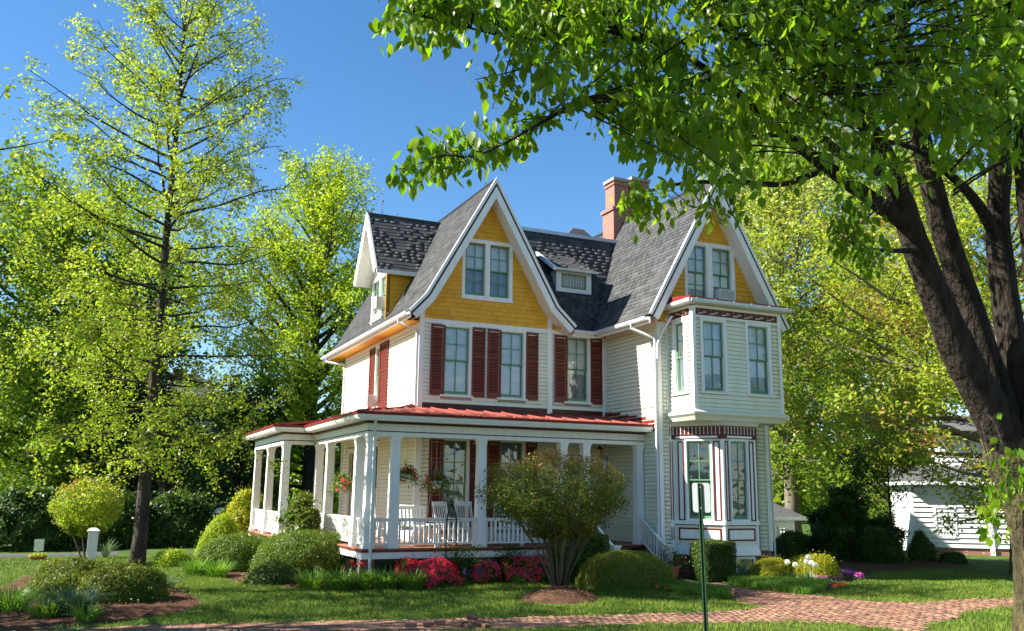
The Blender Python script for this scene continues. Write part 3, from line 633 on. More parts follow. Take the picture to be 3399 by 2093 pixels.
# basement window in the bay
fr, L = faces[1]; t = MB(); fr.box(t, .28, .34, -.22, .33, -.02, .03); fr.box(t, .91, .97, -.22, .33, -.02, .03); fr.box(t, .34, .91, .27, .33, -.02, .03); bwn = t.build('basement_window', 'cream', H)
t = MB(); fr.box(t, .34, .91, -.22, .27, -.012, -.004); t.build('pane', 'glass_dark', bwn); t = MB(); fr.box(t, .6, .65, -.22, .27, -.004, .012); t.build('muntin', 'green_sash', bwn)
# wing foundation
for fr, a0, a1 in ((WFRONT, 6.2, 6.62), (WFRONT, 9.55, 10.05), (WLEFT, -3, -2.2)):
    t = MB(); fr.box(t, a0, a1, G-.2, .38, -.12, -.011); o = t.build('foundation', 'mortar', H); brickwall(o, Fr(fr.O-fr.n*.012, fr.u, fr.n), a0, a1, G, .36)
# ---- porch
ZD = .58
def deckbox(mb, x0, x1, y0, y1): mb.box(x0, x1, y0, y1, ZD-.07, ZD)
dk = MB(); dk.box(-2.12, 6.15, -2.28, -.05, ZD-.09, ZD-.03); dk.box(-2.12, -.05, -.05, 3.6, ZD-.09, ZD-.03); dk.box(-3.1, -.05, 3.6, 9.0, ZD-.09, ZD-.03); dko = dk.build('porch_deck', 'deck_edge', H)
for i in range(60):                                          # deck boards run front to back
    x0 = -2.14+i*.138
    if x0 < 6.1:
        m = MB(); m.box(x0, x0+.132, -2.31, -.03 if x0 > -.05 else 3.6, ZD-.03, ZD+random.uniform(-.002, .002)); m.build('deck_board', 'deck', dko)
m = MB(); m.box(-3.12, -.03, 3.61, 9.0, ZD-.03, ZD); m.build('deck_board', 'deck', dko)
sk = MB(); sk.box(-2.10, 4.4, -2.26, -2.22, .33, .49); sk.box(-2.10, -2.06, -2.22, 3.6, .33, .49); sk.box(-3.08, -3.04, 3.6, 9, .33, .49); sk.box(-3.04, -2.1, 3.6, 3.64, .33, .49); sk.build('porch_skirt', 'trim', H)
for x in (-2.02, 1.1, 3.56):
    m = MB(); m.box(x-.1, x+.28, -2.2, -1.9, G-.1, .33); o = m.build('porch_pier', 'mortar', H); brickwall(o, Fr((0, -2.2), (1, 0), (0, -1)), x-.1, x+.28, G, .33, w=.7)
def lattice(x0, x1):
    o = thing_part = MB(); o.box(x0, x1, -2.2, -2.17, .26, .33); o.box(x0, x1, -2.2, -2.17, G+.02, G+.09); o.box(x0, x0+.06, -2.2, -2.17, G+.09, .26); o.box(x1-.06, x1, -2.2, -2.17, G+.09, .26); p = o.build('lattice', 'lattice_green', H)
    z0, z1 = G+.09, .26; h = z1-z0; a = x0-h; sl = [MB(), MB()]
    while a < x1:
        for k, (d, yy) in enumerate(((1, -2.19), (-1, -2.18))):
            b0, b1 = (a, a+h) if d > 0 else (a+h, a)
            ts = [0., 1.]
            for xx in (x0+.05, x1-.05):
                tt = (xx-b0)/(b1-b0)
                if 0 < tt < 1: ts.append(tt)
            ts = sorted(q for q in ts if x0+.049 <= b0+(b1-b0)*q <= x1-.049)
            if len(ts) >= 2:
                q0, q1 = ts[0], ts[-1]; X0, X1 = b0+(b1-b0)*q0, b0+(b1-b0)*q1; Z0, Z1 = z0+h*q0, z0+h*q1; w_ = .022
                sl[k].hexa([(X0-w_, yy-.006, Z0), (X0+w_, yy-.006, Z0), (X0+w_, yy, Z0), (X0-w_, yy, Z0), (X1-w_, yy-.006, Z1), (X1+w_, yy-.006, Z1), (X1+w_, yy, Z1), (X1-w_, yy, Z1)])
        a += .115
    for s in sl: kind(s.build('lattice_slats', 'lattice_green', p), 'stuff')
lattice(-1.70, .98); lattice(1.40, 3.44); lattice(3.86, 4.4)
MB().box(-1.9, 6.1, -2.0, -1.95, G-.1, .45).build('porch_dark_sheet', 'dark_void', H)  # this and the next: near-black sheets that paint the darkness below the deck
MB().box(-2.0, -1.95, -1.95, 9.0, G-.1, .45).build('porch_dark_sheet', 'dark_void', H)
def column_mesh():
    m = MB(); h = 3.37-ZD
    m.box(-.15, .15, -.15, .15, 0, .10)
    a, b_ = .125, .105; m.add([(-a, -a, .10), (a, -a, .10), (a, a, .10), (-a, a, .10), (-b_, -b_, h-.16), (b_, -b_, h-.16), (b_, b_, h-.16), (-b_, b_, h-.16)], HEX)
    m.box(-.112, .112, -.112, .112, h-.16, h-.12); m.box(-.122, .122, -.122, .122, h-.12, h-.05); m.box(-.14, .14, -.14, .14, h-.05, h)
    me = bpy.data.meshes.new('porch_column'); me.from_pydata(m.v, [], m.f); me.materials.append(M['trim']); return me
CM = column_mesh(); YC, XC = -2.12, -1.96
for x, y in ((-1.94, YC), (-1.30, YC), (1.10, YC), (3.56, YC), (4.28, YC), (6.04, YC), (XC, -1.12), (XC, 2.07), (XC-.0, 3.45), (-2.92, 3.8), (-2.92, 6.4), (-2.92, 8.85), (XC+.0, 8.85)):
    o = bpy.data.objects.new('porch_column', CM); COL.objects.link(o); adopt(o, H); o.matrix_basis = Matrix.Translation((x, y, ZD))
# beam with its dark lines, ceiling, eave
beam = MB(); beam.box(-2.08, 6.18, -2.24, -2.0, 3.37, 3.72); beam.box(-2.08, -1.84, -2.0, 3.55, 3.37, 3.72); beam.box(-3.04, -2.08, 3.55+.13, 3.9, 3.37, 3.72); beam.box(-3.04, -2.8, 3.9, 9.0, 3.37, 3.72); bo = beam.build('porch_beam', 'trim', H)
l = MB(); l.box(-2.092, 6.18, -2.25, -2.242, 3.475, 3.50); l.box(-2.092, -2.082, -2.242, 3.55, 3.475, 3.50); l.box(-3.052, -2.09, 3.67, 3.678, 3.475, 3.5); l.box(-3.052, -3.042, 3.678, 9, 3.475, 3.5)
l.box(-2.15, 6.18, -2.31, -2.242, 3.68, 3.735); l.box(-2.15, -2.082, -2.242, 3.55, 3.68, 3.735); l.box(-3.11, -2.15, 3.61, 3.678, 3.68, 3.735); l.box(-3.11, -3.042, 3.678, 9, 3.68, 3.735); l.build('beam_line', 'brown_trim', bo)
c_ = MB(); c_.box(-2.0, 6.19, -2.2, -.001, 3.735, 3.76); c_.box(-2.0, -.001, .0, 3.6, 3.735, 3.76); c_.box(-3.0, -.001, 3.6, 9.0, 3.736, 3.758); c_.build('porch_ceiling', 'cream', H)
EX, EY, EZ, EXB, EYB = -2.5, -2.75, 3.88, -3.42, 3.32
def eaveprof(z0, z1, o0, o1, nm, mt):
    def path(o): return [(6.2, EY+o), (EX+o, EY+o), (EX+o, EYB+o), (EXB+o, EYB+o), (EXB+o, 9.4)]
    m = MB(); A, B, A2, B2 = path(o0), path(o1), path(o0+.04), path(o1+.04)
    for i in range(4): m.add([(*A[i], z0), (*A[i+1], z0), (*A2[i+1], z0), (*A2[i], z0), (*B[i], z1), (*B[i+1], z1), (*B2[i+1], z1), (*B2[i], z1)], HEX)
    m.add([(A2[0][0], A2[0][1], z0+.002), (A2[1][0], A2[1][1], z0+.002), (-2.05, -2.2, z0+.002), (6.2, -2.2, z0+.002)], [(0, 1, 2, 3)])
    if nm == 'porch_eave': m.add([(EX+.04, EYB, z0+.002), (EX+.04, EY+.04, z0+.002), (-2.05, -2.2, z0+.002), (-2.05, EYB+.4, z0+.002)], [(0, 1, 2, 3)]); m.add([(EXB+.05, 9.3, z0+.003), (EXB+.05, EYB+.05, z0+.003), (-2.05, EYB+.05, z0+.003), (-2.9, 9.3, z0+.003)], [(0, 1, 2, 3)])
    m.build(nm, mt, H)
eaveprof(3.735, 3.78, .07, .07, 'porch_eave', 'trim'); eaveprof(3.78, 3.865, .03, .0, 'porch_crown', 'trim'); eaveprof(3.866, 3.935, -.02, -.035, 'porch_roof_edge', 'roof_edge')
RZ = 4.36
def proof(q): P = [np.array(p, float) for p in q]; return MB().sweep([p-np.array((0, 0, .05)) for p in P], P)
pr1 = proof([(EX, EY, 3.93), (6.2, EY, 3.93), (6.2, -.0, RZ), (0, -.0, RZ)]).build('porch_roof', 'roof_metal', H)
pr2 = proof([(EX, EYB, 3.93), (EX, EY, 3.93), (0, 0, RZ), (0, EYB, RZ)]).build('porch_roof', 'roof_metal', H)
pr3 = proof([(EXB, 9.4, 3.93), (EXB, EYB, 3.93), (0, EYB, RZ), (0, 9.4, RZ)]).build('porch_roof', 'roof_metal', H)
def seam(p, q, par):
    p, q = np.array(p, float), np.array(q, float); t = np.cross(q-p, (0, 0, 1)); t = t/np.linalg.norm(t)*.012; z = np.array((0, 0, .035))
    MB().hexa([p-t, p+t, q+t, q-t, p-t+z, p+t+z, q+t+z, q-t+z]).build('roof_seam', 'roof_metal', par)
for i in range(17):
    x = -2.1+.49*i
    k = min(1., (x-EX)/(0-EX)); seam((x, EY, 3.93), (x, EY+(0-EY)*k, 3.93+(RZ-3.93)*k), pr1)
for i in range(11):
    y = -2.4+.52*i; k = min(1., (y-EY)/(0-EY)); seam((EX, y, 3.93), (EX+(0-EX)*k, y, 3.93+(RZ-3.93)*k), pr2)
seam((EX, EY, 3.935), (0, 0, RZ+.005), pr1)
for i in range(11): seam((EXB, EYB+.2+.52*i, 3.93), (0, EYB+.2+.52*i, RZ), pr3)
fl = MB(); FRONT.box(fl, 0, 6.17, RZ-.08, ZS, 0, .025); LEFT.box(fl, 0.02, 8.4, RZ-.08, 4.47, 0, .02); fl.build('wall_flashing', 'brown_trim', H)
fl = MB()
for i in range(6):
    y1, y0 = -i*.47, -(i+1)*.47; fl_z = RZ-.156*(i*.47); WLEFT.box(fl, max(y0, -2.8), y1-.002, fl_z-.25, fl_z+.13, 0, .03)
fl.build('step_flashing', 'roof_edge', H)
# railings: rail mesh > balusters
def railing(p, q, z0=ZD, gap=.132, h=.74, bw_=.021):
    p, q = np.array((*p, 0.)), np.array((*q, 0.)); L = np.linalg.norm(q-p); u = (q-p)/L; n = np.array((-u[1], u[0], 0))
    def bx(m, a0, a1, w_, z0_, z1_): m.hexa([p+u*a0-n*w_+(0, 0, z0_), p+u*a1-n*w_+(0, 0, z0_), p+u*a1+n*w_+(0, 0, z0_), p+u*a0+n*w_+(0, 0, z0_), p+u*a0-n*w_+(0, 0, z1_), p+u*a1-n*w_+(0, 0, z1_), p+u*a1+n*w_+(0, 0, z1_), p+u*a0+n*w_+(0, 0, z1_)])
    m = MB(); bx(m, 0, L, .045, z0+h-.05, z0+h); bx(m, 0, L, .03, z0+h-.085, z0+h-.05); bx(m, 0, L, .03, z0+.08, z0+.125)
    for a in ([L/2] if L > 1.2 else []): bx(m, a-.04, a+.04, .04, z0, z0+.08)
    for a in (.0, L-.06): bx(m, a, a+.06, .04, z0, z0+.08)
    r = m.build('railing', 'trim', H); k = max(1, int(round(L/gap)))
    for i in range(k): c = (i+.5)*L/k; b_ = MB(); bx(b_, c-bw_, c+bw_, bw_, z0+.125, z0+h-.085); b_.build('baluster', 'trim', r)
railing((-1.82, YC), (-1.42, YC)); railing((-1.17, YC), (.97, YC)); railing((1.23, YC), (3.43, YC)); railing((3.69, YC), (4.15, YC))
railing((XC, -2.0), (XC, -1.25)); railing((XC, -.99), (XC, 1.94)); railing((XC, 2.2), (XC, 3.3)); railing((-2.8, 3.8), (-2.1, 3.8)); railing((-2.92, 3.95), (-2.92, 6.28)); railing((-2.92, 6.52), (-2.92, 8.7))
# stairs to the right
st = MB()
for i in range(4): st.box(4.45, 5.98, -2.30-.28*(i+1), -2.30-.28*i-.001, G, ZD-.05-.17*(i+1)+.02)
sto = st.build('stairs', 'trim_dirty', H)
for i in range(4): m = MB(); m.box(4.42, 6.0, -2.32-.28*(i+1), -2.30-.28*i, ZD-.05-.17*(i+1)+.022, ZD-.05-.17*(i+1)+.055); m.build('tread', 'deck', sto)
def stair_rail(x):
    m = MB(); A, B = np.array((x, -2.28, 1.27)), np.array((x, -3.5, .56)); v = np.array((.04, 0, 0)); up = np.array((0, 0, .05))
    for (dz, w_) in ((0, .045), (-.6, .03)):
        a, b_ = A+(0, 0, dz), B+(0, 0, dz); w_ = np.array((w_, 0, 0)); m.hexa([a-w_, b_-w_, b_+w_, a+w_, a-w_+up, b_-w_+up, b_+w_+up, a+w_+up])
    m.box(x-.085, x+.085, -3.68, -3.51, G, .60); m.box(x-.115, x+.115, -3.71, -3.48, .60, .65); r = m.build('stair_railing', 'trim', H)
    for i in range(9):
        t = (i+.5)/9; c = A+(B-A)*t; b_ = MB(); b_.box(x-.018, x+.018, c[1]-.018, c[1]+.018, c[2]-.56, c[2]); b_.build('baluster', 'trim', r)
stair_rail(6.02); stair_rail(4.36)
emit('clapboard', 'clapboards', CLAP, 'siding', claps)
emit('yellow_shingle', 'yellow_shingles', CLAP, 'yellow', yshin)
emit('roof_shingle', 'roof_shingles', [(0, 0, 0), (1, 0, 0), (1, .014, 0), (0, .014, 0), (0, 0, 1), (1, 0, 1), (1, .004, 1), (0, .004, 1)], 'shingle', rshin)
emit('brick', 'bricks', BRU, 'brick_red', bricks)
# ================================================================ GROUND
pm('lawn_soil', (.075, .125, .022), (.045, .08, .016), 2.2, .95, bump=.4, bs=40, spec=.1)
pm('grass', (.225, .275, .045), (.105, .185, .023), 1.3, .7, rnd=.34, hue=.032, trans=.35, spec=.15)
pm('mulch', (.075, .036, .020), (.13, .068, .040), 14, .95, bump=.9, bs=45, spec=.1)
pm('mulch_chip', (.12, .058, .033), (.20, .11, .07), 9, .95, rnd=.45, spec=.1)
pm('sand', (.36, .29, .20), (.28, .22, .15), 6, .95, bump=.3, bs=60, spec=.1)
pm('walk_brick', (.30, .165, .105), (.22, .112, .07), 3.5, .85, rnd=.30, hue=.014, bump=.25, bs=80, spec=.2)
pm('asphalt', (.085, .085, .088), (.065, .065, .067), 20, .9, bump=.3, bs=150)
gm = MB(); n_ = 60
gm.add([(-160, -160, G), (260, -160, G), (260, 420, G), (-160, 420, G)], [(0, 1, 2, 3)]); kind(gm.build('ground', 'lawn_soil'), 'structure')
def P2(pts): return [tuple(onZ(x, y, G)[:2]) for x, y in pts]
def inside(poly, X, Y):
    poly = np.array(poly); r = np.zeros(len(X), bool); j = len(poly)-1
    for i in range(len(poly)):
        xi, yi = poly[i]; xj, yj = poly[j]
        c = ((yi > Y) != (yj > Y)) & (X < (xj-xi)*(Y-yi)/((yj-yi) if abs(yj-yi) > 1e-12 else 1e-12)+xi); r ^= c; j = i
    return r
WALK = P2([(1600, 1388), (1720, 1397), (1790, 1413), (1900, 1422), (1980, 1430), (2060, 1442), (2200, 1446), (2330, 1437), (2600, 1430), (2600, 1450), (2455, 1453), (2330, 1464), (2300, 1480), (2240, 1494), (2210, 1514),
           (2110, 1506), (2000, 1493), (1750, 1492), (1500, 1498), (1250, 1506), (1050, 1514), (150, 1530), (-60, 1536), (-60, 1518), (150, 1511), (330, 1501), (800, 1490), (1200, 1482), (1700, 1468), (1800, 1463),
           (1830, 1455), (1775, 1444), (1750, 1427), (1690, 1411), (1600, 1398)])
sw = MB(); sw.add([(x, y, G+.006) for x, y in WALK], [tuple(range(len(WALK)))])
swo = kind(sw.build('brick_walk', 'sand'), 'structure')
wb = []; wa = np.array(WALK); lo, hi = wa.min(0), wa.max(0)
th = math.radians(-6); ca, sa = math.cos(th), math.sin(th); cx, cy = wa.mean(0)
cand = []
for i in range(-130, 130):
    for j in range(-130, 130):                               # herringbone
        k = (i+j) % 4
        if k == 0: cand.append((i*.105, j*.105, .205, .1))
        elif k == 2: cand.append((i*.105, j*.105, .1, .205))
cand = np.array(cand); C0 = cand[:, 0]+cand[:, 2]/2; C1 = cand[:, 1]+cand[:, 3]/2
WX = cx+ca*C0-sa*C1; WY = cy+sa*C0+ca*C1; ok = inside(WALK, WX, WY)
for (a, b_, la, lb), x, y in zip(cand[ok], WX[ok], WY[ok]):
    if random.random() < .012+.10*(math.hypot(x-7.3, y+11.6) < .8): continue          # worn gaps
    t2 = th+random.uniform(-.02, .02); c2, s2 = math.cos(t2), math.sin(t2); la -= .007; lb -= .007
    wb.append((Matrix(((c2*la, -s2*lb, random.uniform(-.0, .0), x-c2*la/2+s2*lb/2), (s2*la, c2*lb, 0, y-s2*la/2-c2*lb/2), (random.uniform(-.004, .004), random.uniform(-.003, .003), .05, G-.034+random.uniform(-.003, .003)), (0, 0, 0, 1))), swo, 1.))
emit('paving_brick', 'paving_bricks', BRU, 'walk_brick', wb)
# driveway on the far left, street and kerb on the near side
kind(MB().add([(-40, 9.9, G+.008), (-7.2, 10.1, G+.008), (-7.2, 11.7, G+.008), (-40, 11.6, G+.008)], [(0, 1, 2, 3)]).build('driveway', 'asphalt'), 'structure')
k0, k1 = onZ(2150, 1530), onZ(2700, 1500); kd = (k1-k0)/np.linalg.norm(k1-k0); kn = np.array((kd[1], -kd[0], 0))
kA, kB = k0-kd*40, k1+kd*40
kb = MB(); kb.hexa([kA+(0, 0, -.2), kB+(0, 0, -.2), kB+kn*.14+(0, 0, -.2), kA+kn*.14+(0, 0, -.2), kA+(0, 0, .02), kB+(0, 0, .02), kB+kn*.14+(0, 0, .02), kA+kn*.14+(0, 0, .02)]); kind(kb.build('kerb', 'concrete', bevel=.02), 'structure')
kind(MB().add([kA+kn*.14+(0, 0, .004), kB+kn*.14+(0, 0, .004), kB+kn*20+(0, 0, .004), kA+kn*20+(0, 0, .004)], [(0, 1, 2, 3)]).build('street', 'asphalt'), 'structure')
# mulch beds
BEDS = []
def bed(poly, hgt, name='mulch_bed', chips=0, cell=.13):
    pa = np.array(poly); lo, hi = pa.min(0), pa.max(0); xs = np.arange(lo[0]-.3, hi[0]+.3, cell); ys = np.arange(lo[1]-.3, hi[1]+.3, cell)
    XX, YY = np.meshgrid(xs, ys, indexing='ij'); ins = inside(poly, XX.ravel(), YY.ravel())
    dmin = np.full(XX.size, 9.)
    for i in range(len(pa)):
        a, b_ = pa[i-1], pa[i]; ab = b_-a; t = np.clip(((XX.ravel()-a[0])*ab[0]+(YY.ravel()-a[1])*ab[1])/(ab@ab), 0, 1)
        dmin = np.minimum(dmin, np.hypot(XX.ravel()-a[0]-t*ab[0], YY.ravel()-a[1]-t*ab[1]))
    sgn = np.where(ins, dmin, -dmin); Z = G-.03+np.clip(sgn/.5, -.1, 1)*hgt+.03*np.clip(sgn/.1, -1, 1)+RNG.normal(0, .012, XX.size)
    n1, n2 = XX.shape; idx = np.arange(n1*n2).reshape(n1, n2); F_ = np.stack([idx[:-1, :-1], idx[1:, :-1], idx[1:, 1:], idx[:-1, 1:]], -1).reshape(-1, 4)
    F_ = F_[(sgn[F_] > -.15).any(1)]
    o = kind(np_mesh(name, np.stack([XX.ravel(), YY.ravel(), Z], 1), F_, 'mulch', smooth=True), 'structure'); BEDS.append(poly)
    if chips:
        X, Y = RNG.uniform(lo[0], hi[0], chips), RNG.uniform(lo[1], hi[1], chips); m = inside(poly, X, Y); X, Y = X[m], Y[m]
        i0 = np.clip(((X-xs[0])/cell).astype(int), 0, n1-1); j0 = np.clip(((Y-ys[0])/cell).astype(int), 0, n2-1); Zc = Z.reshape(n1, n2)[i0, j0]+.012
        V, F2 = leaf_quads(np.stack([X, Y, Zc], 1), RNG.uniform(.02, .055, len(X)), .35, up=RNG.normal(0, .35, (len(X), 3))+(0, 0, 1.), flat=True)
        kind(np_mesh('mulch_chips', V, F2, 'mulch_chip', o), 'stuff')
    return o
def norm(v): return v/np.maximum(np.linalg.norm(v, axis=-1, keepdims=True), 1e-9)
def leaf_quads(pos, size, asp=.5, up=None, dirv=None, flat=False):
    """diamond leaves: pos (n,3), length size, width asp*size, normal up, long axis dirv"""
    n = len(pos); pos = np.asarray(pos, float); size = np.broadcast_to(np.asarray(size, float), (n,))[:, None]
    up = norm(RNG.normal(size=(n, 3))) if up is None else norm(up)
    d = RNG.normal(size=(n, 3)) if dirv is None else dirv
    d = norm(d-up*(d*up).sum(1, keepdims=True)); w = np.cross(up, d)
    V = np.stack([pos-d*size*.5, pos+w*size*asp*.5-d*size*.08+up*size*.06, pos+d*size*.5, pos-w*size*asp*.5-d*size*.08+up*size*.06], 1).reshape(-1, 3)
    return V, np.arange(4*n).reshape(n, 4)
# grass blades
KEEP = []
def lawn(n, X0, X1, Y0, Y1, h0, h1, name='lawn_grass'):
    X, Y = RNG.uniform(X0, X1, n), RNG.uniform(Y0, Y1, n)
    q = pix(np.stack([X, Y, np.full(n, G)], 1)); m = (q[:, 2] > 1) & (q[:, 0] > -40) & (q[:, 0] < 2500) & (q[:, 1] < 1540)
    wig = .10*np.sin(X*3.1)+.08*np.sin(X*7.7+Y*5)+.06*np.sin(Y*9.3)
    for p in [WALK]+BEDS: m &= ~inside(p, X+wig*.5, Y+wig)
    m &= ~((X > -3.1) & (X < 10.1) & (Y > -2.2) & (Y < 9)) & ~((X > 6.6) & (Y > -4.2) & (X < 9.6) & (Y < 0)) & ~((Y > 9.8) & (Y < 11.8) & (X < -7.2))
    kk = (X-kA[0])*kn[0]+(Y-kA[1])*kn[1]; m &= kk < 0
    X, Y = X[m], Y[m]; n = len(X); h = RNG.uniform(h0, h1, n)*(1+.35*np.sin(X*2.3)*np.sin(Y*2.9+1)); a = RNG.uniform(0, 6.283, n); b_ = RNG.uniform(0, 6.283, n); w = RNG.uniform(.005, .010, n)*1.3
    base = np.stack([X, Y, np.full(n, G)], 1); wv = np.stack([np.cos(a)*w, np.sin(a)*w, 0*a], 1); ln = RNG.uniform(.1, .8, n)*h
    tip = base+np.stack([np.cos(b_)*ln, np.sin(b_)*ln, h], 1)
    V = np.stack([base-wv, base+wv, tip], 1).reshape(-1, 3); kind(tag(np_mesh(name, V, np.arange(3*n).reshape(n, 3), 'grass'), 'short green lawn grass around the house', 'grass'), 'stuff')
# ================================================================ PLANTS: helpers
pm('bark_oak', (.04, .033, .027), (.075, .063, .05), 7, .95, bump=1., bd=.06, bs=22, stretch=(1, 1, .25), spec=.1)
pm('bark_pear', (.026, .020, .016), (.062, .049, .038), 14, .95, bump=1., bd=.12, bs=22, stretch=(1, 1, .22), spec=.1)
pm('bark_lichen', (.045, .036, .026), (.125, .108, .045), 9, .95, bump=1., bd=.12, bs=22, stretch=(1, 1, .25), spec=.1)
pm('bark_grey', (.13, .11, .085), (.20, .175, .14), 8, .9, bump=.5, bs=30, stretch=(1, 1, .3), spec=.1)
pm('bark_crape', (.15, .115, .085), (.085, .065, .05), 6, .8, bump=.3, bs=30, stretch=(1, 1, .3), spec=.15)
def foliage(name, c1, c2, rnd=.3, hue=.025, trans=.45, ns=1.3, rough=.45, spec=.35): return pm(name, c1, c2, ns, rough, spec, rnd=rnd, hue=hue, trans=trans, tcol=(1.25, 1.3, .75))
foliage('leaf_pear', (.19, .30, .012), (.125, .225, .010), .25, .02, .6, 2., .38, .35)
foliage('leaf_oak', (.33, .40, .040), (.27, .35, .035), .28, .03, .5)
foliage('leaf_lime', (.36, .44, .030), (.29, .385, .025), .25, .02, .5)
foliage('leaf_mid', (.21, .29, .026), (.15, .23, .022), .3, .02)
foliage('leaf_dark', (.07, .125, .02), (.045, .09, .015), .3, .02)
foliage('leaf_pale', (.46, .50, .11), (.38, .43, .08), .25, .02, .5)
foliage('leaf_maple', (.29, .385, .03), (.36, .39, .045), .3, .03, .5)
foliage('leaf_redbud', (.40, .20, .07), (.33, .20, .06), .3, .02)
foliage('leaf_crape', (.10, .155, .016), (.125, .145, .018), .3, .03, .45)
foliage('leaf_crape_tip', (.26, .10, .025), (.22, .15, .03), .3, .02, .4)
foliage('leaf_gold', (.42, .40, .028), (.32, .35, .024), .3, .03, .55)
foliage('leaf_box', (.14, .20, .020), (.10, .155, .016), .3, .02, .38, 3.)
foliage('leaf_box_gold', (.24, .265, .034), (.17, .21, .026), .3, .025, .4, 4.)
foliage('leaf_yew', (.085, .135, .02), (.06, .105, .015), .3, .02, .35)
foliage('leaf_azalea', (.11, .155, .016), (.15, .175, .02), .3, .02, .4)
foliage('leaf_lily', (.17, .30, .035), (.12, .235, .03), .25, .02, .45)
foliage('leaf_blue', (.11, .17, .09), (.08, .14, .06), .25, .02, .3)
foliage('petal_red', (.92, .07, .17), (.84, .04, .11), .15, .012, .45)
foliage('petal_purple', (.17, .10, .42), (.22, .13, .48), .25, .02, .3)
foliage('petal_magenta', (.68, .13, .52), (.72, .2, .58), .25, .02, .3)
foliage('petal_white', (.82, .78, .72), (.8, .8, .78), .1, .01, .3)
foliage('petal_orange', (.75, .22, .015), (.7, .15, .01), .2, .02, .3)
foliage('petal_scarlet', (.6, .05, .02), (.62, .09, .02), .2, .02, .3)
def rdir(n, z=(-1, 1)):
    a = RNG.uniform(0, 6.2832, n); zz = RNG.uniform(*z, n); r = np.sqrt(np.maximum(0, 1-zz*zz)); return np.stack([r*np.cos(a), r*np.sin(a), zz], 1)
def curve(p, d, L, n, bend, wob):
    """polyline from p along d (unit), bent by vector bend over its length"""
    t = np.linspace(0, 1, n)[:, None]; w = np.cumsum(RNG.normal(0, wob*L/n, (n, 3)), 0)*t
    return p+d*L*t+bend*L*t*t+w
def along(pl, u):
    u = np.asarray(u)*(len(pl)-1); i = np.minimum(u.astype(int), len(pl)-2); f = (u-i)[:, None]; return pl[i]*(1-f)+pl[i+1]*f
def tree(name, label, cat, base, Ht, r0, crown, n_limb, leaf, n_leaf, lsize, bark, t0=.2, elev=lambda t: .3+.7*t, bend=(0, 0, .1), lean=(0, 0), group=None, sub=7, twig=4, clump=.16, asp=.6, limbr=.38, trunk_top=1., droop=.0, leaf2=None, f2=0., side=None, wob=.25, minr=.006):
    T = thing(name, label, cat, tuple(base), group); base = np.array(base, float)
    tp = np.linspace(0, trunk_top, 12)[:, None]; tr = base+np.concatenate([np.array(lean)[None]*tp**1.5*Ht+np.cumsum(RNG.normal(0, .006*Ht/8, (12, 2)), 0), tp*Ht], 1)
    rad = r0*np.maximum(.05, (1-tp[:, 0]*.93)**.9); rad[0] *= 1.3
    MB().tube(tr, list(rad), 10).build('trunk', bark, T, True)
    br = MB(); tw = []
    for i in range(n_limb):
        t = t0+(trunk_top-t0)*((i+RNG.uniform(0, 1))/n_limb); az = i*2.399+RNG.normal(0, .25); R = crown(t)*RNG.uniform(.75, 1.12)
        if R <= .05: continue
        if side is not None: R *= side(az, t)
        el = elev(t)+RNG.normal(0, .08); d = np.array([math.cos(az)*math.cos(el), math.sin(az)*math.cos(el), math.sin(el)])
        p = along(tr, np.array([t/trunk_top]))[0]; L = R/max(.35, math.cos(el)) if math.cos(el) > .3 else R
        pl = curve(p, d, L, 8, np.array(bend), wob); rb = max(minr*1.5, min(np.interp(t/trunk_top, np.linspace(0, 1, 12), rad)*.75, r0*limbr*(L/max(1e-3, crown(.45)))**.7))
        br.tube(pl, list(np.linspace(rb, minr, 8)), 6, False)
        ns = max(2, int(sub*L/max(.5, crown(.45))))
        for k in range(ns):
            u = .18+.82*(k+RNG.uniform(0, 1))/ns; q = along(pl, np.array([u]))[0]; ax = norm(pl[-1]-pl[0]); dd = norm(ax+norm(RNG.normal(size=3))*.95+np.array((0, 0, .15-droop)))
            l2 = L*RNG.uniform(.22, .42)*(1.15-.5*u); p2 = curve(q, dd, l2, 5, np.array((0, 0, .1-droop)), .3)
            br.tube(p2, list(np.linspace(max(minr, rb*.35*(1-u*.5)), minr*.6, 5)), 4, False); tw.append((p2, l2))
            for m in range(twig):
                u3 = RNG.uniform(.2, 1); q3 = along(p2, np.array([u3]))[0]; d3 = norm(dd+norm(RNG.normal(size=3))*1.1+np.array((0, 0, -droop))); l3 = l2*RNG.uniform(.3, .6)
                p3 = curve(q3, d3, l3, 3, np.array((0, 0, -.05)), .2); br.tube(p3, [minr*.7, minr*.5, minr*.35], 3, False); tw.append((p3, l3*1.3))
    br.build('branches', bark, T, True)
    wts = np.array([l for _, l in tw]); wts /= wts.sum(); ids = RNG.choice(len(tw), n_leaf, p=wts); pos = np.empty((n_leaf, 3))
    u = RNG.beta(1.8, 1., n_leaf)
    for j in np.unique(ids): mk = ids == j; pos[mk] = along(tw[j][0], u[mk])
    pos += RNG.normal(0, clump, (n_leaf, 3)); pos[:, 2] -= np.abs(RNG.normal(0, clump*.5, n_leaf))
    upv = RNG.normal(0, .75, (n_leaf, 3))+np.array((0, 0, .8)); sz = lsize*RNG.uniform(.6, 1.3, n_leaf)
    def put(mk, nm, mt):
        V, F_ = leaf_quads(pos[mk], sz[mk], asp, upv[mk]); kind(np_mesh(nm, V, F_, mt, T), 'stuff')
    if leaf2:
        mk = (np.sin(pos[:, 0]*1.7+pos[:, 2]*1.3)+np.sin(pos[:, 2]*2.1-pos[:, 1]*1.1)+RNG.normal(0, .8, n_leaf)) > 2.2*(1-2*f2)
        put(~mk, 'crown', leaf); put(mk, 'crown_flowers', leaf2)
    else: put(np.ones(n_leaf, bool), 'crown', leaf)
    return T
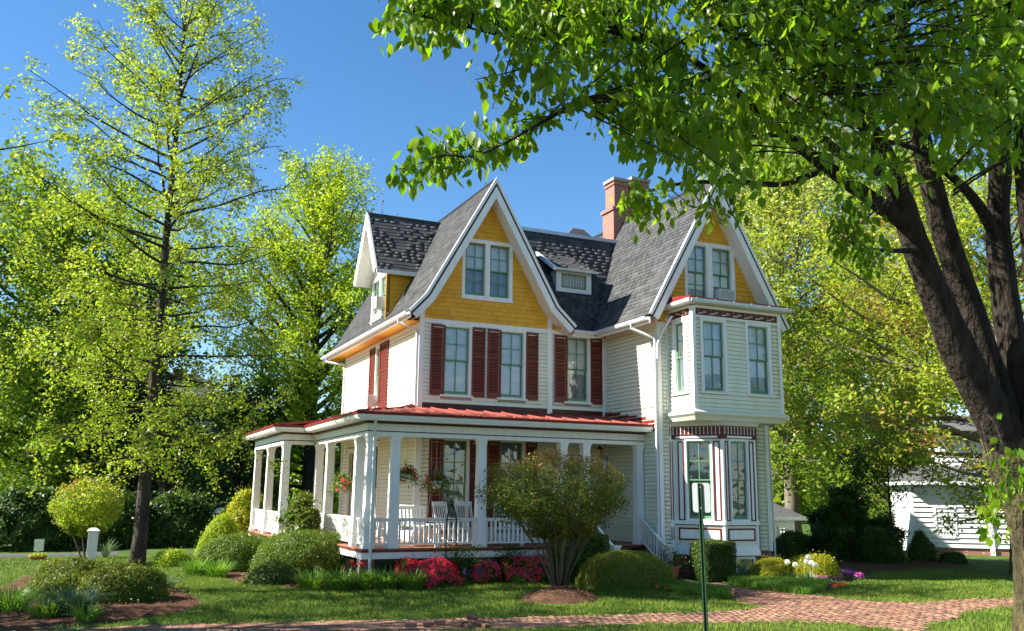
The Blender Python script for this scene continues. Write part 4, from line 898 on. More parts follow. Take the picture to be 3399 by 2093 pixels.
def surf_points(n, shape, rx, ry, h, jit, lump=.06):
    """points and normals near the surface of a clipped dome or box"""
    if shape == 'box':
        p = RNG.uniform(-1, 1, (n, 3)); k = RNG.choice(3, n, p=[.38, .38, .24]); s = np.where(k == 2, 1, RNG.choice([-1, 1], n)); p[np.arange(n), k] = s
        nr = np.zeros((n, 3)); nr[np.arange(n), k] = s; e = np.abs(p)**6; f = 1/np.maximum(1, e.sum(1))**(1/14); p = p*f[:, None]
        P_ = p*np.array((rx, ry, h/2))+np.array((0, 0, h/2))
    else:
        d = rdir(n, (-.12, 1)); ex = 2.4 if shape == 'dome' else 1.6; f = 1/(np.abs(d[:, 0])**ex+np.abs(d[:, 1])**ex+np.abs(d[:, 2])**ex)**(1/ex); p = d*f[:, None]; P_ = p*np.array((rx, ry, h)); P_[:, 2] = np.maximum(P_[:, 2], .02); nr = norm(d/np.array((rx, ry, h)))
    L = np.sin(P_[:, 0]*5.1+1)*np.sin(P_[:, 1]*4.7)*np.sin(P_[:, 2]*6+2); P_ += nr*(L*lump-np.abs(RNG.normal(0, jit, n))+(RNG.uniform(0, 1, n) < .07)*RNG.uniform(0, 2.2, n)*jit)[:, None]
    return P_, nr
def shrub(name, label, loc, rx, ry, h, shape, leaf, n, ls, jit=.05, rot=0., lump=.06, up=.6, asp=.5, group=None, cat='shrub'):
    loc = np.array((loc[0], loc[1], G if len(loc) < 3 else loc[2])); T = thing(name, label, cat, tuple(loc), group)
    P_, nr = surf_points(n, shape, rx, ry, h, jit, lump); c, s = math.cos(rot), math.sin(rot); Rm = np.array(((c, -s, 0), (s, c, 0), (0, 0, 1)))
    P_ = P_@Rm.T+loc; nr = nr@Rm.T; V, F_ = leaf_quads(P_, ls*RNG.uniform(.6, 1.3, n), asp, nr*up+RNG.normal(0, .55, (n, 3)), nr*.7+RNG.normal(0, .6, (n, 3))+(0, 0, .3))
    kind(np_mesh('foliage', V, F_, leaf, T), 'stuff')
    m = MB()
    for i in range(14):
        a = i*2.4; r = math.sqrt((i+.5)/14)*.75; q = loc+Rm@np.array((math.cos(a)*rx*r, math.sin(a)*ry*r, h*.8*(1-r*.35))); m.tube([loc+Rm@np.array((math.cos(a)*rx*r*.2, math.sin(a)*ry*r*.2, 0)), (loc+q)/2+(0, 0, .05), q], [.02, .013, .006], 5)
    m.build('stems', 'bark_grey', T)
    # twiggy inner mass: many short dark twigs fill the inside
    k = max(400, n//8); Q, _ = surf_points(k, shape, rx*.86, ry*.86, h*.9, .02, lump); Q = Q@Rm.T+loc; V, F_ = leaf_quads(Q, ls*2.6, .9, norm(Q-loc-(0, 0, h*.3))+RNG.normal(0, .3, (k, 3))); kind(np_mesh('inner_foliage', V, F_, leaf, T), 'stuff')
    return T
def clump(name, label, loc, n, h, spread, w, mat, cat='plant', group=None, arch=1., z0=None):
    n = int(n*2.3); spread *= 1.5; arch = 1.25
    """arching strap leaves"""
    loc = np.array((loc[0], loc[1], G if z0 is None else z0)); T = thing(name, label, cat, tuple(loc), group)
    a = RNG.uniform(0, 6.283, n); L = h*RNG.uniform(.7, 1.25, n); out = RNG.uniform(.15, 1, n)*arch; b0 = RNG.uniform(0, 1, n)**.5*spread*.35
    dirh = np.stack([np.cos(a), np.sin(a), 0*a], 1); wv = np.stack([-np.sin(a), np.cos(a), 0*a], 1)*(w*RNG.uniform(.7, 1.2, n))[:, None]/2
    base = loc+dirh*b0[:, None]; segs = []
    for k, (s, ww) in enumerate(((0, .7), (.4, 1), (.75, .7), (1., .08))):
        c = base+dirh*(out*L*s**1.6*.9)[:, None]+np.array((0, 0, 1.))*(L*(s-out*.45*s*s*s))[:, None]; segs += [c-wv*ww, c+wv*ww]
    V = np.stack(segs, 1).reshape(-1, 3); o = np.arange(n)[:, None]*8; F_ = np.concatenate([o+np.array([[0, 1, 3, 2]]), o+np.array([[2, 3, 5, 4]]), o+np.array([[4, 5, 7, 6]])])
    kind(np_mesh('leaves', V, F_, mat, T), 'stuff'); return T
# ================================================================ BEDS, LAWN
bed(P2([(-80, 1440), (60, 1380), (200, 1365), (330, 1372), (420, 1405), (470, 1430), (500, 1450), (420, 1472), (300, 1490), (200, 1502), (80, 1512), (-80, 1525)]), .05, chips=16000)
bed(P2([(480, 1350), (620, 1362), (840, 1375), (900, 1368), (1300, 1372), (1560, 1378), (1700, 1385), (1690, 1404), (1600, 1412), (1500, 1404), (1400, 1396), (1290, 1391), (1150, 1398), (1020, 1408), (880, 1418), (700, 1410), (560, 1395), (470, 1372)]), .05, chips=9000)
bed(P2([(1235, 1437), (1262, 1424), (1300, 1416), (1345, 1413), (1390, 1417), (1430, 1427), (1447, 1437), (1420, 1446), (1345, 1450), (1270, 1446)]), .16, chips=3500, cell=.1)
bed(P2([(1560, 1398), (1740, 1422), (1755, 1440), (1700, 1432), (1600, 1420), (1550, 1410)]), .02, chips=1500)
bed(P2([(1720, 1380), (1850, 1355), (2050, 1350), (2100, 1372), (2070, 1388), (2010, 1405), (1985, 1420), (1900, 1418), (1790, 1410)]), .04, chips=4000)
bed(P2([(1950, 1340), (2200, 1336), (2330, 1345), (2300, 1360), (2150, 1372), (2050, 1372)]), .05)
lawn(330000, -12, 16, -14.5, 2, .035, .075); lawn(60000, -14, 22, 2, 9.2, .04, .08, 'far_lawn_grass')
# ================================================================ TREES
gz = lambda x, y: (x, y, G)
def gd(px, d): p = onD(px, 1225, d); return (p[0], p[1], G)
tree('oak_tree', 'tall slender oak with sparse yellow-green spring leaves on the left lawn', 'tree', gd(340, 20.4), 14.4, .165,
     lambda t: 2.8*min(1, (t-.12)/.12)*(1 if t < .66 else max(.3, 1-(t-.66)*1.5)) if t > .12 else 1.2, 92, 'leaf_oak', 52000, .088, 'bark_oak', t0=.17,
     elev=lambda t: -.14+1.05*max(0, t-.2), bend=(0, 0, .14), clump=.085, sub=9, twig=4, limbr=.22, droop=.12, lean=(.0, 0), minr=.006)
tree('linden_tree', 'dense bright green tree with a pointed crown rising behind the left dormer', 'tree', gd(735, 50), 20.6, .4,
     lambda t: 6.5*(.6+.4*min(1, (t-.1)*4))*max(.10, 1-max(0, t-.26)**1.1*1.28), 74, 'leaf_lime', 62000, .205, 'bark_oak', t0=.10, elev=lambda t: .15+1.0*t, clump=.26, sub=9, twig=4, droop=.05, wob=.2)
tree('shade_tree', 'broad dark green tree at the far left behind the slender oak', 'tree', gd(105, 46), 16.5, .5,
     lambda t: 6.8*min(1, max(.3, (t-.05)*4))*max(.2, 1-max(0, t-.5)**1.4*1.9), 66, 'leaf_mid', 68000, .25, 'bark_oak', t0=.10, elev=lambda t: -.1+1.0*t, clump=.4, sub=9, twig=4, droop=.15)
tree('shade_tree', 'dark leafy tree left of the grey neighbour house', 'tree', gd(225, 50), 11.5, .35,
     lambda t: 4.6*min(1, max(.3, (t-.05)*5))*max(.2, 1-max(0, t-.45)**1.4*1.9), 46, 'leaf_dark', 34000, .26, 'bark_oak', t0=.1, elev=lambda t: -.1+.95*t, clump=.42, sub=9, twig=4, droop=.15)
tree('shade_tree', 'dark understorey tree between the grey house and the parked car', 'tree', gd(560, 46), 6.5, .2,
     lambda t: 2.9*min(1, max(.4, (t-.02)*5))*max(.25, 1-max(0, t-.45)**1.4*1.8), 30, 'leaf_dark', 20000, .2, 'bark_oak', t0=.06, elev=lambda t: -.1+1.0*t, clump=.25, sub=8, twig=4)
tree('poplar_tree', 'tall pale green tree with light bare limbs behind the right gable', 'tree', gd(1900, 47), 20.3, .4,
     lambda t: 5.2*min(1, max(.3, (t-.06)*4))*max(.25, 1-max(0, t-.6)**1.3*1.7), 60, 'leaf_pale', 64000, .20, 'bark_grey', t0=.13, elev=lambda t: .25+.85*t, clump=.30, sub=9, twig=4, limbr=.5, minr=.012)
tree('maple_tree', 'spreading yellow-green maple with reddish seed tufts in front of the white house', 'tree', gd(2440, 28), 11.6, .3,
     lambda t: 6.9*min(1, max(.4, (t-.1)*4))*max(.3, 1-max(0, t-.55)**1.3*1.7), 74, 'leaf_maple', 96000, .138, 'bark_grey', t0=.13, elev=lambda t: -.2+1.05*t, clump=.17, sub=10, twig=4, limbr=.4, leaf2='leaf_redbud', f2=.10, droop=.16)
tree('broadleaf_tree', 'rounded green tree filling the gap behind the house between the pale tree and the maple', 'tree', gd(2130, 44), 12.5, .3,
     lambda t: 6.0*min(1, max(.4, (t-.05)*5))*max(.25, 1-max(0, t-.5)**1.4*1.8), 50, 'leaf_mid', 38000, .25, 'bark_grey', t0=.1, elev=lambda t: -.1+1.0*t, clump=.36, sub=9, twig=4, droop=.1)
# far woods that close the view: reads as one mass
N_ = 46000; dd_ = RNG.uniform(75, 110, N_); px_ = RNG.uniform(-250, 2700, N_); b0 = np.stack([onD(a, 1225, d) for a, d in zip(px_[:1], dd_[:1])])
fw_ = FW[None]+RT[None]*((px_*1.38448-1699.5)/FPX)[:, None]; fw_[:, 2] = 0; pw = CAM[None]+fw_*dd_[:, None]
hh_ = 6.5+2.5*np.sin(px_*.011)+1.8*np.sin(px_*.027+1)+1.2*np.sin(px_*.061); pw[:, 2] = G+RNG.uniform(0, 1, N_)**.8*hh_
V, F_ = leaf_quads(pw, RNG.uniform(.6, 1.1, N_), .8); kind(tag(np_mesh('far_woodland', V, F_, 'leaf_mid'), 'distant belt of green trees behind the houses', 'woodland'), 'stuff')
# ================================================================ THE STREET TREE (ornamental pear) in the right foreground
def D3(l): return [onD(x, y, d) for x, y, d in l]
def pxr(p, d): return p*1.38448/FPX*d*.84
pb = onD(2478, 1400, 9.4)
PT = thing('pear_tree', 'dark multi-stemmed street tree with hanging glossy leaves in the right foreground', 'tree', (pb[0], pb[1], G))
def stem(name, l, mat='bark_pear', n=12):
    pts = D3([q[:3] for q in l]); rr = [pxr(q[3], q[2]) for q in l]
    # refine with a smooth curve and add burrs
    P_ = np.array(pts); t = np.arange(len(P_)); tt = np.linspace(0, len(P_)-1, (len(P_)-1)*5+1)
    def cr(A):
        o = np.zeros((len(tt), A.shape[1])); Ae = np.vstack([2*A[0]-A[1], A, 2*A[-1]-A[-2]])
        for i, q in enumerate(tt):
            k = min(int(q), len(A)-2); f = q-k; p0, p1, p2, p3 = Ae[k:k+4]; o[i] = .5*((2*p1)+(-p0+p2)*f+(2*p0-5*p1+4*p2-p3)*f*f+(-p0+3*p1-3*p2+p3)*f**3)
        return o
    Q = cr(P_); R_ = cr(np.array(rr)[:, None])[:, 0]*(1+RNG.normal(0, .025, len(tt)))
    m = MB().tube(Q, list(R_), n); m.build(name, mat, PT, True); return Q
gy = 1400
while onD(2478, gy, 9.4)[2] > G-.1: gy += 5
stem('trunk', [(2482, gy, 9.4, 66), (2480, 1480, 9.4, 54), (2474, 1360, 9.4, 48), (2466, 1270, 9.4, 50), (2452, 1180, 9.4, 60), (2432, 1090, 9.4, 80), (2424, 1040, 9.4, 78)], 'bark_lichen', 16)
S = {}
S['A'] = stem('stem', [(2446, 1110, 9.35, 60), (2392, 1010, 9.3, 58), (2318, 880, 9.2, 50), (2255, 740, 9.1, 43), (2200, 600, 9, 38), (2160, 480, 8.9, 34), (2122, 380, 8.6, 30), (2060, 270, 8.3, 25), (1985, 180, 8, 20), (1920, 80, 7.8, 15), (1880, -60, 7.6, 9)])
S['B'] = stem('stem', [(2440, 1100, 9.45, 52), (2382, 930, 9.5, 45), (2318, 720, 9.5, 38), (2265, 560, 9.4, 34), (2228, 420, 9.3, 30), (2200, 290, 9.2, 26), (2172, 150, 9, 22), (2160, 30, 9, 18), (2150, -120, 9, 12)])
S['C'] = stem('stem', [(2452, 1100, 9.6, 50), (2436, 900, 9.7, 40), (2408, 700, 9.8, 37), (2392, 540, 9.8, 33), (2398, 400, 9.7, 29), (2380, 250, 9.6, 25), (2352, 100, 9.5, 20), (2330, -80, 9.5, 12)])
S['D'] = stem('stem', [(2480, 1050, 9.2, 45), (2500, 850, 9.1, 34), (2475, 620, 9, 26), (2452, 430, 8.9, 20), (2440, 250, 8.8, 15), (2420, 60, 8.6, 10)])
S['C2'] = stem('branch', [(2402, 590, 9.8, 20), (2345, 490, 9.6, 15), (2285, 425, 9.3, 12), (2200, 360, 9, 8), (2100, 330, 8.6, 4)])
S['A2'] = stem('branch', [(2166, 530, 8.95, 26), (2080, 470, 8.7, 22), (1975, 395, 8.3, 18), (1885, 325, 7.9, 15), (1795, 245, 7.5, 12), (1700, 170, 7.1, 10), (1590, 105, 6.7, 8), (1450, 60, 6.3, 6), (1330, 30, 6, 4)])
S['A3'] = stem('branch', [(2140, 420, 8.8, 18), (2040, 385, 8.3, 15), (1950, 310, 7.8, 12), (1850, 210, 7.3, 9), (1760, 100, 6.9, 7), (1660, -20, 6.5, 5)])
S['E'] = stem('branch', [(1720, 185, 7.2, 8), (1580, 220, 6.7, 7), (1420, 232, 6.2, 6), (1305, 290, 5.9, 5), (1205, 345, 5.7, 4), (1130, 375, 5.6, 3.2), (1060, 372, 5.5, 2.4), (985, 400, 5.4, 1.4)])
S['F'] = stem('branch', [(1600, 110, 6.7, 6), (1420, 70, 6.3, 5), (1250, 90, 6.0, 4), (1100, 60, 5.8, 3), (960, 25, 5.6, 2)])
S['H'] = stem('branch', [(1985, 400, 8.3, 12), (1880, 440, 7.9, 9), (1760, 435, 7.5, 7), (1630, 440, 7.1, 5), (1510, 470, 6.8, 2.5)])
S['I'] = stem('branch', [(1880, 320, 7.9, 9), (1760, 330, 7.4, 7), (1620, 320, 6.9, 5), (1480, 275, 6.5, 3)])
S['J'] = stem('branch', [(2200, 600, 9, 9), (2120, 600, 8.4, 6), (2060, 590, 7.9, 4), (2010, 560, 7.6, 2)])
S['K'] = stem('branch', [(1440, 60, 6.3, 4), (1330, 130, 6.1, 3), (1230, 170, 5.9, 2.2), (1140, 190, 5.8, 1.2)])
# canopy outline in the view and the depth it hangs in
CAN = [(895, -40), (915, 40), (945, 85), (1010, 105), (1080, 135), (1120, 95), (1180, 55), (1225, 80), (1300, 150), (1330, 205), (1420, 215), (1470, 285), (1500, 320), (1570, 360), (1620, 390), (1700, 455), (1790, 475), (1850, 420), (1950, 430), (2010, 460), (2080, 530), (2120, 570), (2150, 500), (2180, 340), (2300, 390), (2400, 410), (2480, 380), (2700, 350), (2700, -420), (900, -420)]
extra = [(1300, 270), (1260, 285), (1235, 310), (1200, 330), (1165, 350), (1110, 330), (1165, 375), (1120, 380), (1080, 380), (1060, 400), (1030, 395), (1000, 400), (975, 405), (950, 405), (1040, 330), (1105, 300), (1180, 260), (1240, 240), (1140, 300), (1010, 345), (1250, 350), (1215, 300), (1180, 200), (1230, 220), (1290, 230),
         (1430, 270), (1440, 290), (1530, 470), (1500, 510), (1550, 500), (1560, 530), (1600, 470), (1625, 510),
         (1700, 520), (1730, 530), (1650, 495), (1770, 515), (2000, 520), (2040, 560), (2020, 590), (2090, 620), (2060, 600), (2110, 640), (2080, 650), (2120, 580), (2420, 1130), (2400, 1180), (2390, 1250), (2440, 1180), (2380, 1290)]
cl = []
while len(cl) < 900:
    x, y = RNG.uniform(890, 2700), RNG.uniform(-420, 660)
    if not inside(CAN, np.array([x]), np.array([y]))[0]: continue
    if x < 1500 and y < -150: continue
    k = np.clip((x-900)/1400, 0, 1)
    if x > 1820 and y > 270 and RNG.uniform() < .55: cl.append((x, y-40, RNG.uniform(9.6, 11.5), 1.)); continue
    cl.append((x, y, RNG.uniform(5.2+k*.2, 6.6+k*3.6), 1.))
for _ in range(320): cl.append((RNG.uniform(1250, 2900), RNG.uniform(-1000, -120), RNG.uniform(6., 11.), 1.))
for x, y in extra: cl.append((x, y, (5.5+(x-950)/1200*2.2 if x < 2200 else 7.6)+RNG.uniform(-.15, .15), .5 if x < 1320 else .55))
allp = np.concatenate([S[k] for k in S]); twb = MB(); LP, TP = [], []
for x, y, d, f in cl:
    c = onD(x, y, d); dist = np.linalg.norm(allp-c, axis=1); i = int(np.argmin(dist+RNG.uniform(0, .25, len(dist)))); p = allp[i]
    L = np.linalg.norm(c-p)
    if L > 1.3: p = c+(p-c)*1.1/L; L = 1.1
    mid = (p+c)/2+np.array((0, 0, .12*L))+RNG.normal(0, .06*L, 3)
    t = np.linspace(0, 1, 7)[:, None]; q = p*(1-t)**2+2*mid*t*(1-t)+c*t*t
    twb.tube(q, list(np.linspace(min(.016, .004+.005*L), .0022, 7)), 4, False)
    n = int((24 if f == 1 else 15)*RNG.uniform(.7, 1.3)); u = 1-RNG.beta(1., 3., n)*.6 if L > .5 else RNG.uniform(.2, 1, n)
    tp = along(q, u); off = RNG.normal(0, .1 if f == 1 else .065, (n, 3)); ol = np.linalg.norm(off, axis=1, keepdims=True); off *= np.minimum(1, .17/ol); LP.append(tp+off); TP.append(tp)
twb.build('twigs', 'bark_pear', PT)
LP = np.concatenate(LP); TP = np.concatenate(TP); n = len(LP)
# hanging leaf: unit shape along -z, folded on the midrib
LV = np.array([(0, 0, 0), (-.24, .05, -.28), (0, -.02, -.3), (.24, .05, -.28), (-.25, .06, -.55), (0, -.02, -.62), (.25, .06, -.55), (.03, .10, -1.)]); LT = np.array([(0, 2, 1), (0, 3, 2), (1, 2, 4), (2, 5, 4), (2, 3, 5), (3, 6, 5), (4, 5, 7), (5, 6, 7)])
yaw_ = RNG.uniform(0, 6.283, n); tilt = np.abs(RNG.normal(.45, .38, n)); az2 = RNG.uniform(0, 6.283, n); sz = .055+.07*RNG.beta(2, 1.6, n)
down = np.stack([np.sin(tilt)*np.cos(az2), np.sin(tilt)*np.sin(az2), -np.cos(tilt)], 1); sidev = np.stack([np.cos(yaw_), np.sin(yaw_), 0*yaw_], 1); sidev = norm(sidev-down*(sidev*down).sum(1, keepdims=True)); nv = np.cross(sidev, down)
curl = RNG.uniform(.2, 2.2, n)
B_ = np.stack([sidev*sz[:, None], nv*(sz*curl)[:, None], -down*sz[:, None]], 2)          # columns
q = pix(LP); dist = np.where((q[:, 0] > 0) & (q[:, 0] < 2455) & (q[:, 1] > 0) & (q[:, 1] < 1512), q[:, 2], 1e9); order = np.argsort(dist/sz)
lm = bpy.data.meshes.new('leaf'); lm.from_pydata([tuple(v) for v in LV], [], [tuple(f) for f in LT]); lm.materials.append(M['leaf_pear']); lm.polygons.foreach_set('use_smooth', [True]*len(LT))
for i in order[:300]:
    o = bpy.data.objects.new('leaf', lm); COL.objects.link(o); adopt(o, PT); b_ = B_[i]; p = LP[i]; o.matrix_basis = Matrix([[*b_[0], p[0]], [*b_[1], p[1]], [*b_[2], p[2]], [0, 0, 0, 1]])
r_ = order[300:]; V = np.einsum('nij,kj->nki', B_[r_], LV)+LP[r_][:, None]
kind(np_mesh('foliage', V.reshape(-1, 3), (LT[None]+8*np.arange(len(r_))[:, None, None]).reshape(-1, 3), 'leaf_pear', PT, True), 'stuff')

vis = (q[:, 0] > -30) & (q[:, 0] < 2485) & (q[:, 1] > -30); a_, b_ = TP[vis], LP[vis]; wv = np.cross(b_-a_, FW); wv = wv/np.maximum(np.linalg.norm(wv, axis=1, keepdims=True), 1e-9)*.0022
kind(np_mesh('petioles', np.stack([a_-wv, a_+wv, b_], 1).reshape(-1, 3), np.arange(3*len(a_)).reshape(-1, 3), 'leaf_lily', PT), 'stuff')
# ================================================================ SHRUBS AND FLOWERS
def gp(x, y, lim=-2.85):
    p = onZ(x, y)
    if -2.3 < p[0] < 6.4 and lim < p[1] < 2: p = onY(x, y, lim)            # keep the porch beds outside the porch
    return (p[0], p[1])
def dep(x, y): return float((onZ(x, y)-CAM)@FW)
def sh(name, label, px, py, wpx, top, shape, leaf, n, ls, ratio=.85, back=.5, **k):
    """shrub whose front foot is at (px, py) in the view, wpx wide, with its top at view height top"""
    d = dep(px, py); rx = wpx/2*d*1.38448/FPX; f = np.array(gp(px, py)); v = f-CAM[:2]; v /= np.linalg.norm(v); c = f+v*rx*ratio*back*1.6
    if -2.2-rx < c[0] < 6.4 and c[1]+rx*ratio > -2.25 and c[1] < 0 and c[0]+rx > -2.05: c[1] = -2.3-rx*ratio if c[0] > -2.0 else c[1]
    z = .5
    for _ in range(4): z = onD(px, top, float((np.array((c[0], c[1], z))-CAM)@FW))[2]
    return shrub(name, label, tuple(c), rx, rx*ratio, max(.2, z-G), shape, leaf, n, ls, rot=-math.radians(24.7)*0, **k)
HG = sh('clipped_hedge', 'large clipped rounded hedge in front of the porch corner', 735, 1386, 275, 1270, 'dome', 'leaf_box', 30000, .05, .8)
sh('clipped_hedge', 'low clipped hedge left of the large rounded one, its top in sun', 575, 1374, 225, 1280, 'dome', 'leaf_box', 21000, .05, .8)
sh('yew_cone', 'bright green cone-shaped shrub behind the low clipped hedge', 527, 1352, 128, 1228, 'cone', 'leaf_lime', 11000, .055, .9)
sh('low_shrub', 'small light green shrub at the left end of the hedge bed', 412, 1360, 90, 1316, 'dome', 'leaf_lime', 4500, .05)
sh('juniper', 'spreading dark juniper at the foot of the large hedge', 655, 1404, 155, 1342, 'cone', 'leaf_yew', 9000, .06, .7, jit=.08)
shrub('nandina', 'loose bush with reddish young leaves beside the left porch railing', (-2.78, 1.7), .62, .8, 2.15, 'dome', 'leaf_crape', 9000, .075, .22, lump=.3)
shrub('golden_bush', 'orange-yellow bush beyond the far end of the porch', gd(592, 36), .9, .8, 2.3, 'dome', 'leaf_gold', 6000, .09, .15, lump=.12)
sh('azalea_mound', 'low dark green mound right of the white post in the left bed', 290, 1452, 215, 1352, 'dome', 'leaf_azalea', 20000, .05, .85, jit=.08, lump=.1)
sh('azalea_mound', 'lower dark green mound at the left end of the left bed', 150, 1446, 190, 1378, 'dome', 'leaf_azalea', 16000, .05, .85, jit=.08, lump=.1)
sh('azalea_mound', 'dark green mound behind the others, left of the white post', 175, 1412, 190, 1338, 'dome', 'leaf_azalea', 14000, .05, .8, jit=.08, lump=.1)
sh('clipped_dome', 'olive green clipped dome beside the crape myrtle', 1500, 1414, 246, 1320, 'dome', 'leaf_box_gold', 26000, .042, .8, jit=.025, lump=.03)
sh('clipped_block', 'upright clipped block of yew in front of the bay window', 1711, 1397, 93, 1296, 'box', 'leaf_yew', 15000, .045, .8, jit=.03, lump=.03, back=.62)
shrub('boxwood_hedge', 'square clipped boxwood beside the porch steps, behind the crape myrtle', (3.55, -3.05), .72, .42, 1.22, 'box', 'leaf_box', 14000, .045, .03, lump=.03)
shrub('small_conifer', 'small dark conifer behind the square boxwood at the steps', (4.15, -2.75), .3, .28, 1.62, 'cone', 'leaf_yew', 4000, .05, .05)
sh('golden_shrub', 'small golden-green shrub right of the clipped yew block', 1850, 1397, 92, 1336, 'dome', 'leaf_gold', 5500, .05, jit=.06, lump=.1)
sh('golden_shrub', 'wider golden-green shrub behind the white tulips', 1955, 1394, 128, 1326, 'dome', 'leaf_gold', 8000, .05, jit=.07, lump=.1)
sh('dark_hedge', 'low dark hedge against the small white shed', 1905, 1338, 110, 1272, 'dome', 'leaf_yew', 8000, .06, jit=.1)
sh('dark_evergreen', 'tall dark evergreen shrub right of the shed', 2035, 1346, 130, 1165, 'dome', 'leaf_dark', 18000, .10, jit=.25, lump=.4)
sh('dark_evergreen', 'dark evergreen left of the utility pole', 1985, 1338, 90, 1215, 'dome', 'leaf_dark', 14000, .10, jit=.22, lump=.4)
sh('dark_shrub', 'dark rounded shrub under the slender young tree', 2110, 1352, 130, 1240, 'dome', 'leaf_dark', 14000, .08, jit=.2, lump=.35)
sh('dark_shrub', 'spiky dark shrub in front of the white house wall', 2212, 1348, 80, 1268, 'cone', 'leaf_yew', 6000, .06, jit=.1, lump=.12)
sh('dark_shrub', 'low dark shrub below the window of the white house', 2285, 1352, 70, 1322, 'dome', 'leaf_dark', 3000, .06, jit=.08)
for i, (x, y, w_, top, lb) in enumerate(((60, 1322, 260, 1165, 'dark laurel hedge behind the driveway at the far left edge'), (250, 1316, 220, 1175, 'dark laurel hedge behind the small gold tree'), (420, 1312, 200, 1180, 'dark laurel hedge left of the parked car'), (590, 1308, 150, 1190, 'dark laurel hedge right of the parked car'))):
    sh('laurel_hedge', lb, x, y, w_, top, 'dome', 'leaf_dark', 9000, .14, .6, jit=.25, lump=.2)
tree('young_tree', 'slender young tree with a thin dark trunk right of the utility pole', 'tree', (*gp(2142, 1350), G), 4.6, .06, lambda t: 1.7*max(.3, 1-max(0, t-.6)*1.6), 16, 'leaf_dark', 5000, .10, 'bark_oak', t0=.4, elev=lambda t: .1+.8*t, clump=.14, sub=6, twig=3)
def crape(name, label, base, stems, tops, leaf, tip, n, ls, C_, R_, bark):
    T = thing(name, label, 'tree', tuple(base)); base = np.array(base); pls = []
    for i in range(stems):
        a = i*2.399; rr = math.sqrt((i+.5)/stems); tgt = np.array(C_)+np.array((math.cos(a)*R_[0]*rr*.93, math.sin(a)*R_[1]*rr*.93, R_[2]*(.35-.45*rr)+RNG.uniform(-.1, .1)))
        p0 = base+np.array((math.cos(a)*.13, math.sin(a)*.10, 0))*math.sqrt(rr); mid = base*.55+tgt*.45; mid[2] += .22*(1-rr); mid[:2] = mid[:2]*.85+base[:2]*.15
        t = np.linspace(0, 1, 9)[:, None]; q = p0*(1-t)**2+2*mid*t*(1-t)+tgt*t*t+np.cumsum(RNG.normal(0, .012, (9, 3)), 0)*t
        m = MB().tube(q, list(np.linspace(.030, .010, 9)*RNG.uniform(.75, 1.2)), 7); m.build('stem', bark, T, True); pls.append(q)
    br = MB(); tw = []
    for q in pls:
        for k in range(15):
            u = RNG.uniform(.38, 1); s = along(q, np.array([u]))[0]; d = rdir(1, (-.25, .9))[0]+norm(q[-1]-q[3])*.5; L = RNG.uniform(.3, .75)*R_[2]
            e = curve(s, norm(d), L, 4, np.array((0, 0, .12)), .2); r = ((e-C_)/np.array(R_)); k_ = np.linalg.norm(r, axis=1)
            if k_[-1] > 1.05: e = s+(e-s)*.55
            br.tube(e, [.007, .005, .004, .002], 4, False); tw.append(e)
    br.build('branches', bark, T)
    ids = RNG.integers(0, len(tw), n); u = RNG.beta(1.6, 1, n); pos = np.empty((n, 3))
    for j in range(len(tw)): mk = ids == j; pos[mk] = along(tw[j], u[mk])
    nf = n*42//100; dv_ = rdir(nf, (-.75, 1)); lump_ = 1+.10*np.sin(dv_[:, 0]*7+1)*np.sin(dv_[:, 1]*6)+.08*np.sin(dv_[:, 2]*9+dv_[:, 0]*5); pos[:nf] = np.array(C_)+dv_*np.array(R_)*(lump_*RNG.uniform(.6, 1., nf)**.6)[:, None]*.98
    pos += RNG.normal(0, .065, (n, 3)); rel = (pos-C_)/np.array(R_); k_ = np.linalg.norm(rel, axis=1); out = k_ > 1.08; pos[out] = np.array(C_)+rel[out]/k_[out, None]*np.array(R_)*RNG.uniform(.85, 1.08, (out.sum(), 1))
    rel = (pos-C_)/np.array(R_); mk = (rel[:, 2]+RNG.normal(0, .35, n) > .75) | ((np.linalg.norm(rel, axis=1) > .9) & (RNG.uniform(0, 1, n) < .18))
    for sel, nm, mt in ((~mk, 'crown', leaf), (mk, 'young_leaves', tip)):
        V, F_ = leaf_quads(pos[sel], ls*RNG.uniform(.6, 1.3, sel.sum()), .55, RNG.normal(0, .8, (sel.sum(), 3))+(0, 0, .6)); kind(np_mesh(nm, V, F_, mt, T), 'stuff')
    return T
cb = np.array((*gp(1340, 1420), G+.1)); cdp = float((cb-CAM)@FW); cc = onD(1332, 1182, cdp)
crape('crape_myrtle', 'multi-stemmed crape myrtle with bronze-green leaves in front of the porch', cb, 17, None, 'leaf_crape', 'leaf_crape_tip', 38000, .058, cc, (1.82, 1.45, .96), 'bark_crape')
lb_ = np.array((*gp(208, 1352), G)); ld = float((lb_-CAM)@FW); lc = onD(208, 1212, ld)
crape('small_crape_myrtle', 'small round golden-green tree behind the white post', lb_, 7, None, 'leaf_oak', 'leaf_crape_tip', 13000, .08, lc, (1.02, 1.0, .84), 'bark_crape')
